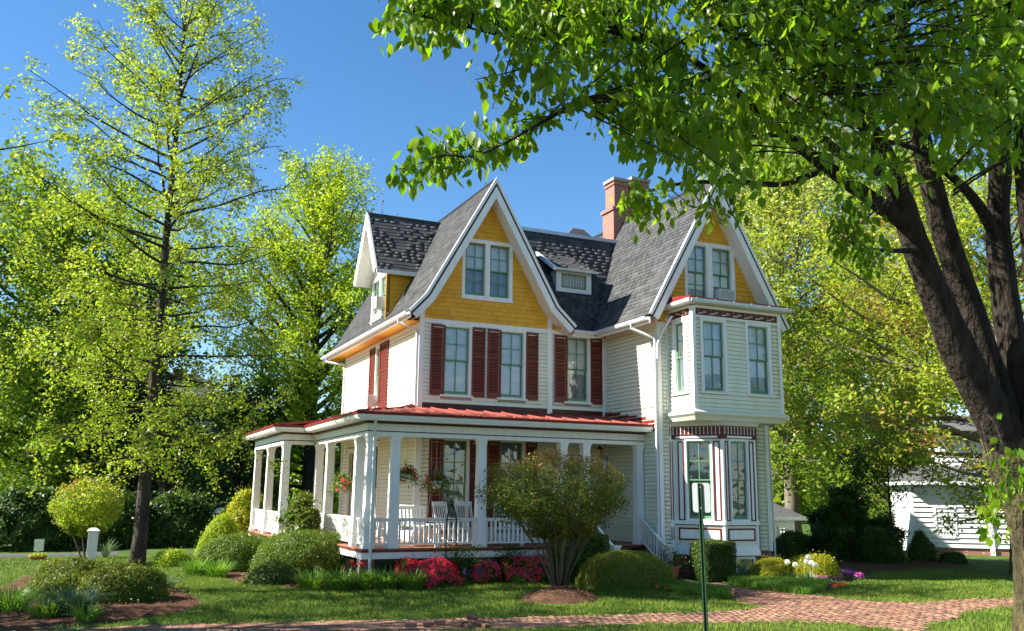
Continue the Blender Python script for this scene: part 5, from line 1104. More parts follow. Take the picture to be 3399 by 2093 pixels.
# strap-leaved plants
lily = 'daylily clumps along the beds'
for x, y, n, h, s, mt, lb in ((745, 1412, 130, .50, .5, 'leaf_lily', 'daylily clump at the foot of the spreading juniper'), (812, 1416, 140, .52, .5, 'leaf_lily', 'daylily clump left of the porch downspout'), (868, 1412, 120, .5, .5, 'leaf_lily', 'daylily clump just right of the porch downspout'),
                             (925, 1414, 150, .52, .55, 'leaf_lily', 'daylily clump in front of the left end of the red azalea'), (985, 1414, 130, .5, .5, 'leaf_lily', 'daylily clump directly in front of the red azalea'), (468, 1378, 110, .5, .5, 'leaf_lily', 'daylily clump below the cone-shaped shrub'), (520, 1384, 120, .5, .5, 'leaf_lily', 'daylily clump below the low clipped hedge'),
                             (25, 1470, 120, .55, .55, 'leaf_lily', 'daylily clump at the left edge of the picture'), (110, 1484, 80, .4, .45, 'leaf_lily', 'small daylily clump right of the one at the left edge'), (165, 1478, 150, .55, .6, 'leaf_blue', 'blue-grey grass tuft in the left bed'), (205, 1492, 50, .35, .35, 'leaf_lily', 'thin tuft of green blades at the front of the left bed'),
                             (400, 1412, 50, .35, .3, 'leaf_blue', 'blue-green iris tuft at the right end of the left bed'), (1260, 1394, 26, .22, .25, 'leaf_blue', 'pale broad-leaved seedling in the porch bed'), (1552, 1408, 26, .33, .3, 'leaf_blue', 'tulip leaves at the right foot of the clipped dome'), (252, 1338, 20, .7, .12, 'leaf_blue', 'upright narrow plant beside the small golden tree'),
                             (1790, 1386, 60, .42, .5, 'leaf_lily', 'pale green daylily clump below the basement window')):
    clump('strap_leaf_plant', lb, gp(x, y), n, h, s, .022 if mt == 'leaf_lily' else .026, mt, 'plant', lily)
# azaleas in flower
def azalea(label, px, py, wpx, top, n, dens):
    T = sh('flowering_azalea', label, px, py, wpx, top, 'dome', 'leaf_azalea', 5000, .05, .75, jit=.05, lump=.2); loc = np.array(T.location)
    return T
def azflower(T, rx, ry, h, n):
    P_, nr = surf_points(n, 'dome', rx, ry, h, .04, .2); m = (P_[:, 2] > .2*h+.1*np.sin(P_[:, 0]*9)) & (np.sin(P_[:, 0]*6+2)*np.sin(P_[:, 1]*8)+RNG.normal(0, .5, n) > -.55); P_, nr = P_[m]+np.array(T.location), nr[m]; k = len(P_); A = []
    for j in range(5):                                       # five petals each
        a = RNG.uniform(0, 1.2, k)+j*1.2566; t1 = norm(np.cross(nr, RNG.normal(size=(k, 3)))*0+np.cross(nr, np.array((.31, .2, .93)))); t2 = np.cross(nr, t1); dv = t1*np.cos(a)[:, None]+t2*np.sin(a)[:, None]
        V, _ = leaf_quads(P_+dv*.022+nr*.012, RNG.uniform(.04, .055, k), .75, nr+dv*-.5, dv); A.append(V)
    V = np.concatenate(A); kind(np_mesh('blossoms', V, np.arange(len(V)).reshape(-1, 4), 'petal_red', T), 'stuff')
for lb, px, py, wpx, top, n in (('large azalea covered in crimson blossoms below the porch', 1008, 1398, 160, 1347, 2600), ('smaller crimson azalea right of the large one', 1162, 1396, 78, 1353, 1000), ('crimson azalea in shade against the lattice, left of the crape myrtle stems', 1258, 1384, 125, 1334, 900)):
    T = azalea(lb, px, py, wpx, top, n, 1); d_ = dep(px, py); rx = wpx/2*d_*1.38448/FPX; z = onD(px, top, float((np.array(T.location)-CAM)@FW))[2]; azflower(T, rx*1.02, rx*.77, max(.25, z-G)*1.03, n)
def spikes(name, label, px, py, n, h, spread, mat, leaf='leaf_blue', group=None, fl=.35, fs=.022):
    x, y = gp(px, py); T = thing(name, label, 'flowers', (x, y, G), group); m = MB(); fp = []
    for i in range(n):
        a, r = RNG.uniform(0, 6.28), spread*math.sqrt(RNG.uniform(0, 1)); b_ = np.array((x+math.cos(a)*r*.5, y+math.sin(a)*r*.5, G)); t = np.array((x+math.cos(a)*r, y+math.sin(a)*r, G+h*RNG.uniform(.75, 1.1))); m.tube([b_, (b_+t)/2, t], [.004, .003, .002], 4)
        u = 1-RNG.uniform(0, fl, 26); fp.append(b_+(t-b_)*u[:, None]+RNG.normal(0, fs*.5, (26, 3)))
    m.build('stalks', 'leaf_lily', T); fp = np.concatenate(fp); V, F_ = leaf_quads(fp, fs*RNG.uniform(.7, 1.4, len(fp)), .7); kind(np_mesh('blossoms', V, F_, mat, T), 'stuff')
    q = np.stack([x+RNG.normal(0, spread*.5, n*14), y+RNG.normal(0, spread*.5, n*14), G+RNG.uniform(.02, h*.5, n*14)], 1); V, F_ = leaf_quads(q, .05, .5); kind(np_mesh('leaves', V, F_, leaf, T), 'stuff'); return T
for x, y, lb in ((1045, 1400, 'purple salvia in front of the large crimson azalea'), (1078, 1398, 'purple salvia at the right end of the large azalea'), (1112, 1400, 'purple salvia between the two crimson azaleas'), (1150, 1397, 'purple salvia in front of the smaller azalea'), (1232, 1393, 'purple salvia right of the smaller azalea'), (1293, 1394, 'purple salvia just left of the crape myrtle stems')):
    spikes('salvia', lb, x, y, 9, .42, .16, 'petal_purple', group='purple salvias in the porch bed')
spikes('lavender', 'pale lavender flowers beside the small light shrub', 432, 1352, 14, .35, .35, 'petal_purple', fs=.04)
for x, y, lb, w_ in ((1862, 1388, 'magenta flower cushion in front of the smaller golden shrub', .32), (1925, 1384, 'magenta flower cushion below the white tulips', .28), (1965, 1391, 'magenta flower cushion right of the white tulips', .3), (1990, 1386, 'magenta flower cushion at the bed corner', .32), (2018, 1376, 'pale magenta flower cushion farthest right in the bed', .36), (2058, 1384, 'tiny magenta flower tuft at the lawn edge', .12)):
    spikes('phlox', lb, x, y+6, 30, .16, w_, 'petal_magenta', group='magenta flower cushions', fl=.4, fs=.045)
def tulip(px, py, h, mat, lb, grp, s=1.):
    x, y = gp(px, py); T = thing('tulip', lb, 'flower', (x, y, G), grp); t = np.array((x+RNG.normal(0, .03), y+RNG.normal(0, .03), G+h)); MB().tube([(x, y, G), ((x+t[0])/2+.01, (y+t[1])/2, G+h*.5), t], [.006, .005, .005], 5).build('stalk', 'leaf_lily', T)
    for j in range(6):
        a = j*1.047; f = MB(); c, s_ = math.cos(a), math.sin(a); w_ = .026*s
        pr = [(.006, 0, .3), (.034, .03, 1), (.036, .06, .9), (.022, .088, .2)]; vs = []
        for r, z, k in pr: vs += [(t[0]+c*r*s-s_*w_*k, t[1]+s_*r*s+c*w_*k, t[2]+z*s), (t[0]+c*r*s+s_*w_*k, t[1]+s_*r*s-c*w_*k, t[2]+z*s)]
        f.add(vs, [(0, 1, 3, 2), (2, 3, 5, 4), (4, 5, 7, 6)]).build('petal', mat, T)
    for a in (0.5, 3.4): 
        f = MB(); c, s_ = math.cos(a), math.sin(a); vs = []
        for r, z, k in ((.0, 0, .6), (.06, .14, 1), (.12, .26, .7), (.17, .33, .05)): vs += [(x+c*r-s_*.025*k, y+s_*r+c*.025*k, G+z*h/.5), (x+c*r+s_*.025*k, y+s_*r-c*.025*k, G+z*h/.5)]
        f.add(vs, [(0, 1, 3, 2), (2, 3, 5, 4), (4, 5, 7, 6)]).build('leaf', 'leaf_blue', T)
for x, y, h, lb in ((1893, 1391, .46, 'white tulip, the leftmost one'), (1909, 1394, .42, 'white tulip second from the left, a little lower'), (1932, 1392, .48, 'white tulip left of the tallest one'), (1941, 1393, .60, 'white tulip standing tallest of the group'), (1946, 1394, .47, 'white tulip right of the tallest one'), (1953, 1395, .42, 'white tulip farthest right, lowest')): tulip(x, y+7, h, 'petal_white', lb, 'white tulips', 1.7)
for x, y, h, lb in ((548, 1352, .42, 'red tulip alone left of the hedge bed'), (562, 1348, .48, 'taller red tulip left of the hedge bed')): tulip(x, y, h, 'petal_scarlet', lb, 'red tulips', 1.5)
for x, y, h, lb in ((822, 1384, .42, 'orange-red lily bloom leftmost in front of the hedge'), (838, 1386, .55, 'orange-red lily bloom, the highest in front of the hedge'), (852, 1384, .45, 'orange-red lily bloom nearest the downspout'), (860, 1384, .50, 'orange-red lily bloom touching the downspout')): tulip(x, y, h, 'petal_scarlet', lb, 'orange-red blooms by the hedge', 1.2)
for x, y, lb in ((1575, 1417, 'orange pansies left in the dark strip'), (1600, 1419, 'few orange pansies second in the dark strip'), (1622, 1420, 'orange pansies third in the dark strip'), (1645, 1424, 'orange pansies nearest the sign post'), (2003, 1414, 'orange pansies at the corner of the walk'), (2018, 1411, 'orange pansies right of the walk corner')):
    spikes('pansies', lb, x, y, 4, .10, .09, 'petal_orange', group='orange pansies', fl=.12, fs=.035)
def cover(poly, n, h0, h1, mat, label, w=.012):
    pa = np.array(poly); X, Y = RNG.uniform(pa[:, 0].min(), pa[:, 0].max(), n), RNG.uniform(pa[:, 1].min(), pa[:, 1].max(), n); m = inside(poly, X, Y); X, Y = X[m], Y[m]; n = len(X); h = RNG.uniform(h0, h1, n); a, b_ = RNG.uniform(0, 6.28, n), RNG.uniform(0, 6.28, n)
    base = np.stack([X, Y, np.full(n, G)], 1); wv = np.stack([np.cos(a)*w, np.sin(a)*w, 0*a], 1)*.6; md = base+np.stack([np.cos(b_)*h*.15, np.sin(b_)*h*.15, h*.65], 1); tip = base+np.stack([np.cos(b_)*h*.6, np.sin(b_)*h*.6, h*.95], 1)
    V = np.stack([base-wv, base+wv, md+wv, md-wv, md-wv, md+wv, tip+wv*.1, tip-wv*.1], 1).reshape(-1, 3); kind(tag(np_mesh('ground_cover', V, np.arange(len(V)).reshape(-1, 4), mat), label, 'ground cover'), 'stuff')
cover(P2([(1725, 1392), (1760, 1384), (1850, 1386), (1960, 1394), (1985, 1404), (1975, 1420), (1935, 1428), (1860, 1420), (1790, 1410)]), 17000, .10, .24, 'leaf_lily', 'bright green grassy ground cover beside the brick path')
cover(P2([(1545, 1408), (1640, 1404), (1740, 1420), (1757, 1436), (1700, 1434), (1620, 1424)]), 12000, .08, .2, 'leaf_lily', 'dark grassy edging in front of the clipped dome')

# fallen petals and dry leaves on the walk and along its edges
wa_ = np.array(WALK); k_ = 2600; X, Y = RNG.uniform(wa_[:, 0].min(), wa_[:, 0].max(), k_), RNG.uniform(wa_[:, 1].min()-.3, wa_[:, 1].max()+.3, k_); m = inside(WALK, X, Y) | inside(WALK, X, Y+.25) | inside(WALK, X, Y-.25); m &= RNG.uniform(0, 1, k_) < .35+.65*(~inside(WALK, X, Y+.2) | ~inside(WALK, X, Y-.2))
pm('leaf_litter', (.33, .25, .13), (.22, .15, .07), 5, .9, rnd=.35); V, F_ = leaf_quads(np.stack([X[m], Y[m], np.full(m.sum(), G+.032)], 1), RNG.uniform(.02, .05, m.sum()), .5, RNG.normal(0, .3, (m.sum(), 3))+(0, 0, 1)); kind(tag(np_mesh('leaf_litter', V, F_, 'leaf_litter'), 'dry leaf litter scattered along the brick walk', 'litter'), 'stuff')
# ================================================================ THINGS
pm('post_green', (.022, .062, .03), (.035, .085, .04), 12, .5, metal=.2)
pm('sign_back', (.55, .57, .58), (.50, .52, .53), 5, .35, metal=.5)
pm('car_paint', (.03, .06, .085), rough=.25, spec=.6); pm('rubber', (.015, .015, .015), rough=.8); pm('terracotta', (.50, .19, .08), (.42, .15, .06), 6, .8)
pm('wood_white', (.78, .79, .78), (.74, .75, .74), 4, .5); pm('grey_siding', (.22, .235, .25), (.19, .205, .22), 3, .7); pm('far_white', (.78, .79, .80), (.72, .73, .74), 2, .6); pm('grey_roof', (.12, .12, .125), (.075, .075, .08), 6, .9); pm('pole_wood', (.20, .16, .125), (.13, .10, .08), 9, .9, stretch=(1, 1, .1))
pm('orange_plastic', (.75, .17, .02), rough=.4); pm('black_plastic', (.012, .012, .014), rough=.4); pm('brass', (.45, .27, .08), rough=.35, metal=.8); pm('flag_red', (.45, .02, .03), rough=.8, trans=.3); pm('flag_white', (.75, .75, .75), rough=.8, trans=.3); pm('flag_blue', (.03, .05, .22), rough=.8, trans=.3); pm('ac_body', (.62, .63, .60), (.55, .56, .53), 6, .5); pm('cushion', (.30, .42, .30), (.62, .63, .5), 14, .9)
# --- street sign seen from behind
sp = onD(1690, 1400, 12.3); T = thing('street_sign', 'back of a small white sign on a perforated green steel post by the sidewalk', 'sign', (sp[0], sp[1], G))
zt = onD(1679, 1158, 12.3)[2]; tx = onD(1679, 1158, 12.3)-sp; ln = tx[:2]/ (zt-sp[2])
def sx(z): return np.array((sp[0]+ln[0]*(z-sp[2]), sp[1]+ln[1]*(z-sp[2]), z))
r2 = RT[:2]/np.linalg.norm(RT[:2]); ang = math.radians(-52); un = np.array((r2[0]*math.cos(ang)-r2[1]*math.sin(ang), r2[0]*math.sin(ang)+r2[1]*math.cos(ang))); nn = np.array((un[1], -un[0]))
m = MB(); A_, B_2 = sx(G-.1), sx(zt)
for s0, s1, d0, d1 in ((-.020, .020, -.004, .0), (-.023, -.019, -.004, .024), (.019, .023, -.004, .024), (-.034, -.021, .021, .024), (.021, .034, .021, .024)):
    f = lambda P, s, d_: (P[0]+un[0]*s+nn[0]*d_, P[1]+un[1]*s+nn[1]*d_, P[2])
    m.hexa([f(A_, s0, d0), f(A_, s1, d0), f(A_, s1, d1), f(A_, s0, d1), f(B_2, s0, d0), f(B_2, s1, d0), f(B_2, s1, d1), f(B_2, s0, d1)])
m.build('post', 'post_green', T); hol = MB(); z = G+.3
while z < zt-.05: c = sx(z); hol.tube([(c[0]+nn[0]*.0005, c[1]+nn[1]*.0005, z), (c[0]+nn[0]*.003, c[1]+nn[1]*.003, z)], .006, 6); z += .03
hol.build('holes', 'black_plastic', T); kind(T.children[-1], 'stuff')
pl = MB(); zb = onD(1684, 1229, 12.3)[2]; zc = (zt+zb)/2+.005; hw, hh, rr = .155, (zt-zb)/2, .04; prof = []
for cx_, cz_, a0 in ((hw-rr, hh-rr, 0), (-hw+rr, hh-rr, 90), (-hw+rr, -hh+rr, 180), (hw-rr, -hh+rr, 270)):
    for k in range(5): a = math.radians(a0+k*22.5); prof.append((cx_+rr*math.cos(a), cz_+rr*math.sin(a)))
def sp3(s, z, d_): c = sx(zc+z); return (c[0]+un[0]*s+nn[0]*d_, c[1]+un[1]*s+nn[1]*d_, zc+z)
pl.sweep([sp3(s, z, -.006) for s, z in prof], [sp3(s, z, -.010) for s, z in prof]); pl.build('plate', 'sign_back', T)
bt = MB()
for z in (hh*.7, -hh*.7): bt.tube([sp3(0, z, -.006), sp3(0, z, .012)], .01, 6)
bt.build('bolts', 'metal_gray', T)
# --- white post
px_, py_ = gp(213, 1392); T = thing('gate_post', 'white square post with a moulded cap standing in the left bed', 'post', (px_, py_, G)); zt = onD(213, 1266, dep(213, 1392))[2]; m = MB()
w_ = .115; m.box(px_-w_, px_+w_, py_-w_, py_+w_, G, zt-.1); m.build('shaft', 'trim', T, bevel=.008)
for sgn in (-1, 1): 
    q = MB(); q.box(px_+sgn*(w_-.03)-.03, px_+sgn*(w_-.03)+.03, py_-w_-.018, py_-w_-.001, G, zt-.12); q.build('stile', 'trim', T)
q = MB(); q.box(px_-w_-.03, px_+w_+.03, py_-w_-.03, py_+w_+.03, zt-.1, zt-.06); q.add([(px_-w_-.02, py_-w_-.02, zt-.06), (px_+w_+.02, py_-w_-.02, zt-.06), (px_+w_+.02, py_+w_+.02, zt-.06), (px_-w_-.02, py_+w_+.02, zt-.06), (px_-.06, py_-.06, zt), (px_+.06, py_-.06, zt), (px_+.06, py_+.06, zt), (px_-.06, py_+.06, zt)], HEX); q.build('cap', 'trim', T)
# --- planter with a small sign
x, y = gp(90, 1342); T = thing('sign_planter', 'small blank white sign standing in a low terracotta bowl by the driveway', 'planter', (x, y, G)); MB().lathe((x, y, G), [(.17, 0), (.27, .10), (.28, .13), (.24, .13), (.2, .1)], 16).build('bowl', 'terracotta', T)
MB().box(x-.02, x+.02, y-.02, y+.02, G+.1, G+.62).build('stake', 'trim', T); MB().box(x-.14, x+.14, y-.045, y-.022, G+.28, G+.64).build('board', 'trim', T); q = np.stack([x+RNG.normal(0, .1, 500), y+RNG.normal(0, .1, 500), G+.1+RNG.uniform(0, .1, 500)], 1); V, F_ = leaf_quads(q, .07, .5); kind(np_mesh('foliage', V, F_, 'leaf_lime', T), 'stuff')
# --- window air conditioners
def ac(fr, a0, a1, z0, z1, d, lb):
    c = fr.P((a0+a1)/2, z0, 0); T = thing('air_conditioner', lb, 'air conditioner', c, 'window air conditioners'); m = MB(); fr.box(m, a0, a1, z0, z1, -.05, d); m.build('casing', 'ac_body', T, bevel=.01)
    g = MB(); w_ = (a1-a0); fr.box(g, a0+.03, a1-.03, z0+.03, z1-.03, d, d+.004); g.build('grille', 'metal_gray', T); g = MB()
    for k in range(7): z = z0+.04+(z1-z0-.08)*k/6; fr.box(g, a0+.03, a1-.03, z-.006, z+.006, d+.004, d+.01)
    fr.box(g, a0, a0+.03, z0, z1, d, d+.012); fr.box(g, a1-.03, a1, z0, z1, d, d+.012); fr.box(g, a0+.03, a1-.03, z1-.03, z1, d, d+.012); fr.box(g, a0+.03, a1-.03, z0, z0+.03, d, d+.012); g.build('louvres', 'ac_body', T)
ac(WFRONT, 8.3, 8.86, 7.74, 8.06, .22, 'air conditioner in the right window of the right gable'); ac(DLEFT, 3.28, 3.82, 7.84, 8.22, .34, 'air conditioner in the left dormer window'); ac(LEFT, 3.98, 4.34, 4.72, 5.06, .36, 'air conditioner low in the red-shuttered side window')
# --- hanging baskets
def basket(p, top, lb, fl='petal_red', r=.26):
    T = thing('hanging_basket', lb, 'hanging basket', tuple(p), 'hanging flower baskets'); p = np.array(p); MB().lathe(p-(0, 0, .1), [(.08, 0), (.15, .06), (.19, .16), (.20, .2), (.17, .2), (.13, .1)], 14).build('pot', 'trim', T)
    m = MB(); m.tube([(p[0], p[1], top), (p[0], p[1], p[2]+.5)], .004, 4)
    for a in (0, 2.09, 4.19): m.tube([(p[0], p[1], p[2]+.5), (p[0]+.19*math.cos(a), p[1]+.19*math.sin(a), p[2]+.1)], .004, 4)
    m.build('hanger', 'metal_white', T); q = p+RNG.normal(0, 1, (1400, 3))*np.array((r*.55, r*.55, .10))+(0, 0, .13); q[:, 2] -= .35*np.hypot(q[:, 0]-p[0], q[:, 1]-p[1])**2*4; V, F_ = leaf_quads(q, .055, .75); kind(np_mesh('foliage', V, F_, 'leaf_box', T), 'stuff')
    k = 11; a = RNG.uniform(0, 6.28, k); rr = r*RNG.uniform(.6, 1.35, k); fp = np.stack([p[0]+np.cos(a)*rr, p[1]+np.sin(a)*rr, p[2]+RNG.uniform(-.12, .28, k)], 1)
    fp = np.repeat(fp, 16, 0)+RNG.normal(0, .024, (k*16, 3)); V, F_ = leaf_quads(fp, .045, .8); kind(np_mesh('blossoms', V, F_, fl, T), 'stuff')
basket(onX(822, 1165, -1.95), 3.72, 'hanging flower basket in sun on the left side of the porch'); basket(onY(975, 1145, -1.3), 3.72, 'hanging flower basket half hidden behind the second porch column'); basket(onY(1045, 1162, -1.5), 3.72, 'hanging basket of pink flowers in front of the red porch shutter')
# --- rocking chairs and bench on the porch
def rocker_proto(lb):
    T = thing('rocking_chair', lb, 'rocking chair', (0, 0, 0), 'white rocking chairs on the porch', world=False); W_ = .27
    def part(nm, m): m.build(nm, 'wood_white', T)
    for s in (-1, 1):
        part('rocker', MB().tube([(s*W_, y, .03+.13*(y/.55)**2*1.0) for y in np.linspace(-.55, .55, 9)], .022, 6)); part('front_leg', MB().tube([(s*W_, -.24, .05), (s*W_, -.25, .64)], .022, 6)); part('back_post', MB().tube([(s*W_*.95, .22, .05), (s*W_*.95, .24, .42), (s*W_*.95, .42, 1.12)], [.022, .022, .016], 6))
        part('arm', MB().box(s*W_-.04, s*W_+.04, -.32, .30, .635, .66))
    m = MB()
    for k in range(6): part('seat_slat', MB().box(-W_+.02, W_-.02, -.26+.085*k, -.19+.085*k, .415, .435))
    for k in range(6): x = -.20+.08*k; part('back_slat', MB().tube([(x, .245, .45), (x, .40, 1.05)], .013, 5))
    part('top_rail', MB().box(-W_, W_, .39, .43, 1.02, 1.14)); part('stretcher', MB().tube([(-W_, -.24, .2), (W_, -.24, .2)], .015, 5)); part('stretcher', MB().tube([(-W_, .22, .2), (W_, .22, .2)], .015, 5)); return T
rk0 = rocker_proto('white rocking chair just behind the corner porch column'); rk0.location = (-1.35, -1.1, ZD); rk0.rotation_euler = (0, 0, math.radians(115))
for loc, rz, lb in (((.62, -1.15, ZD), 25, 'white rocking chair in front of the red porch shutter'), ((2.3, -1.0, ZD), -20, 'white rocking chair behind the crape myrtle'), ((1.35, -.85, ZD), 10, 'white rocking chair left of the third porch column')):
    c = copy_tree(rk0); c.location = loc; c.rotation_euler = (0, 0, math.radians(rz)); c['label'] = lb
# porch swing
T = thing('porch_swing', 'white porch swing with a cushion hanging by chains left of the shutter', 'swing', (-.35, -1.0, ZD+.4)); bx = MB(); bx.box(-.85, .1, -1.3, -.8, .98, 1.02); bx.build('seat', 'wood_white', T)
for k in range(9): m = MB(); m.hexa([(-.84+.105*k, -.80, 1.05), (-.78+.105*k, -.80, 1.05), (-.78+.105*k, -.78, 1.05), (-.84+.105*k, -.78, 1.05), (-.84+.105*k, -.68, 1.55), (-.78+.105*k, -.68, 1.55), (-.78+.105*k, -.66, 1.55), (-.84+.105*k, -.66, 1.55)]); m.build('back_slat', 'wood_white', T)
for s in (-.85, .1): MB().box(s-.03, s+.03, -1.3, -.7, 1.2, 1.23).build('arm', 'wood_white', T); MB().tube([(s, -1.27, 1.21), (s, -1.0, 1.95), (s, -1.0, 3.73)], .008, 5).build('chain', 'metal_gray', T); MB().tube([(s, -.72, 1.21), (s, -1.0, 1.95)], .008, 5).build('chain', 'metal_gray', T)
MB().box(-.82, .07, -.72, -.66, 1.5, 1.6).build('back_rail', 'wood_white', T); MB().box(-.8, .05, -1.26, -.84, 1.022, 1.1).build('cushion', 'cushion', T, bevel=.03)
T = thing('porch_table', 'small round white table among the porch rocking chairs', 'table', (.12, -1.35, ZD)); MB().lathe((.12, -1.35, ZD), [(.28, .52), (.29, .54), (.28, .56)], 18).build('top', 'wood_white', T)
for a in (0.3, 2.4, 4.5): MB().tube([(.12+.2*math.cos(a), -1.35+.2*math.sin(a), ZD), (.12+.12*math.cos(a), -1.35+.12*math.sin(a), ZD+.53)], .015, 6).build('leg', 'wood_white', T)
# --- obelisk trellis
x, y, _ = onY(1081, 1330, -2.62); zt = onY(1078, 1200, -2.62)[2]; T = thing('trellis', 'black iron obelisk trellis in front of the porch railing', 'trellis', (x, y, G)); hT = zt-G
def orad(t): return .21*(1-.25*t) if t < .78 else .21*.805*math.cos((t-.78)/.17*1.5707)
for a in (.5, 2.07, 3.64, 5.21): MB().tube([(x+orad(t)*math.cos(a), y+orad(t)*math.sin(a), G+hT*t) for t in (*np.linspace(0, .78, 4), .83, .88, .92, .945)], .009, 5).build('leg', 'iron_black', T)
for t in (.25, .52, .77): r = orad(t); MB().tube([(x+r*math.cos(a), y+r*math.sin(a), G+hT*t) for a in np.linspace(0, 6.2832, 17)], .007, 4, False).build('ring', 'iron_black', T)
MB().lathe((x, y, G+hT*.93), [(.012, 0), (.035, .03), (.012, .06), (.006, hT*.07)], 8).build('finial', 'iron_black', T)
vp = np.stack([x+RNG.normal(.25, .38, 1500), y+RNG.normal(0, .10, 1500), G+RNG.uniform(0, 1, 1500)**1.5*.95], 1); V, F_ = leaf_quads(vp, .06, .6); T2 = thing('climbing_vine', 'dark leafy vine climbing at the foot of the iron trellis', 'vine', (x+.25, y, G)); kind(np_mesh('foliage', V, F_, 'leaf_box', T2), 'stuff'); MB().tube([(x, y, G), (x+.1, y, G+.4), (x+.4, y+.05, G+.8)], .008, 5).build('stem', 'bark_grey', T2)
vp = np.stack([1.9+RNG.normal(.0, .28, 900), -2.34+RNG.normal(0, .05, 900), G+.2+RNG.uniform(0, .75, 900)], 1); V, F_ = leaf_quads(vp, .06, .6); T2 = thing('climbing_vine', 'small dark vine on the porch lattice left of the crape myrtle', 'vine', (1.9, -2.34, G)); kind(np_mesh('foliage', V, F_, 'leaf_yew', T2), 'stuff'); MB().tube([(1.9, -2.34, G), (1.85, -2.33, G+.5), (2.0, -2.32, G+.85)], .007, 5).build('stem', 'bark_grey', T2)
# --- flag
T = thing('flag', 'striped and starred flag hanging from a slanted pole on the porch post', 'flag', (4.4, -1.9, 2.3)); pa, pbp = np.array((4.42, -2.05, 2.25)), onY(1459, 1089, -2.75); MB().tube([pa, pbp], .014, 7).build('pole', 'brass', T); MB().lathe(pbp, [(.001, -.02), (.03, .0), (.001, .035)], 8).build('pole_finial', 'brass', T)
nu, nv = 26, 13; vs = []; u0 = pbp+(pa-pbp)*.04; ud = (pa-pbp)*.62
def fpt(u, v):
    q = u0+ud*(v*.45+.0)*(1-.25*u); return q+np.array((.02*math.sin(v*14+u*3), .05*math.sin(v*11+u*2.2), -u*1.15-.02*math.sin(v*9)))
cols = {'flag_red': MB(), 'flag_white': MB(), 'flag_blue': MB()}
for i in range(nu):
    for j in range(13):
        q = [fpt(i/nu, j/13), fpt((i+1)/nu, j/13), fpt((i+1)/nu, (j+1)/13), fpt(i/nu, (j+1)/13)]
        nm = 'flag_blue' if (i < 10 and j < 7) else ('flag_red' if j % 2 == 0 else 'flag_white'); cols[nm].add(q, [(0, 1, 2, 3)])
for k, m in cols.items(): m.build({'flag_red': 'red_stripes', 'flag_white': 'white_stripes', 'flag_blue': 'canton'}[k], k, T)
st_ = MB()
for i in range(9):
    for j in range(11):
        if (i+j) % 2 == 0:
            c = fpt((i+.7)/nu, (j+.8)*7/12.6/13); r = .014
            for off in (-.004, .004): st_.add([c+np.array((r*math.sin(a)*(1 if k % 2 == 0 else .4), off, r*math.cos(a)*(1 if k % 2 == 0 else .4))) for k, a in enumerate(np.linspace(0, 6.2832, 11)[:-1])], [tuple(range(10))])
kind(st_.build('stars', 'flag_white', T), 'stuff')
# --- porch lantern
x, y, z = onY(1438, 1082, -.8); T = thing('porch_lantern', 'black and brass lantern hanging under the porch ceiling by the door', 'lantern', (x, y, z)); MB().tube([(x, y, 3.74), (x, y, z+.14)], .008, 5).build('rod', 'iron_black', T); MB().lathe((x, y, z), [(.02, .16), (.11, .08), (.12, .06)], 8).build('hood', 'iron_black', T); MB().lathe((x, y, z-.14), [(.06, 0), (.095, .2)], 6).build('glass_body', 'brass', T)
# --- potted plant, drain pipe, cord, path light, loose bricks
x, y = gp(1612, 1392); T = thing('potted_plant', 'terracotta pot with a dark shrub beside the porch steps', 'potted plant', (x, y, G)); MB().lathe((x, y, G), [(.12, 0), (.19, .32), (.21, .33), (.21, .38), (.18, .38)], 14).build('pot', 'terracotta', T); q = np.stack([x+RNG.normal(0, .16, 900), y+RNG.normal(0, .16, 900), G+.38+np.abs(RNG.normal(.1, .25, 900))], 1); V, F_ = leaf_quads(q, .05, .5); kind(np_mesh('foliage', V, F_, 'leaf_yew', T), 'stuff')
a, b_ = onZ(1645, 1399), onZ(1683, 1405); T = tag(MB().tube([tuple(a+(b_-a)*t+(0, 0, .06)) for t in np.linspace(0, 1, 41)], [.055+.006*(k % 2) for k in range(41)], 12).build('drain_pipe', 'black_plastic'), 'short black corrugated drain pipe lying at the end of the brick path', 'pipe')
c0 = onZ(1640, 1408); T = tag(MB().tube([(c0[0]+(.22+.05*math.sin(t*1.7))*math.cos(t), c0[1]+.14*math.sin(t), G+.03+.008*(t/6.28)) for t in np.linspace(0, 31, 120)], .011, 5).build('extension_cord', 'orange_plastic'), 'coiled orange extension cord beside the black drain pipe', 'cord')
x, y = gp(1762, 1444); T = thing('path_light', 'small dark tiered path light at the edge of the brick path', 'path light', (x, y, G)); MB().tube([(x, y, G), (x, y, G+.17)], .016, 7).build('stake', 'iron_black', T)
for k in range(3): MB().lathe((x, y, G+.15+.055*k), [(.07-.008*k, 0), (.045, .022), (.03, .03)], 12).build('tier', 'brown_trim', T)
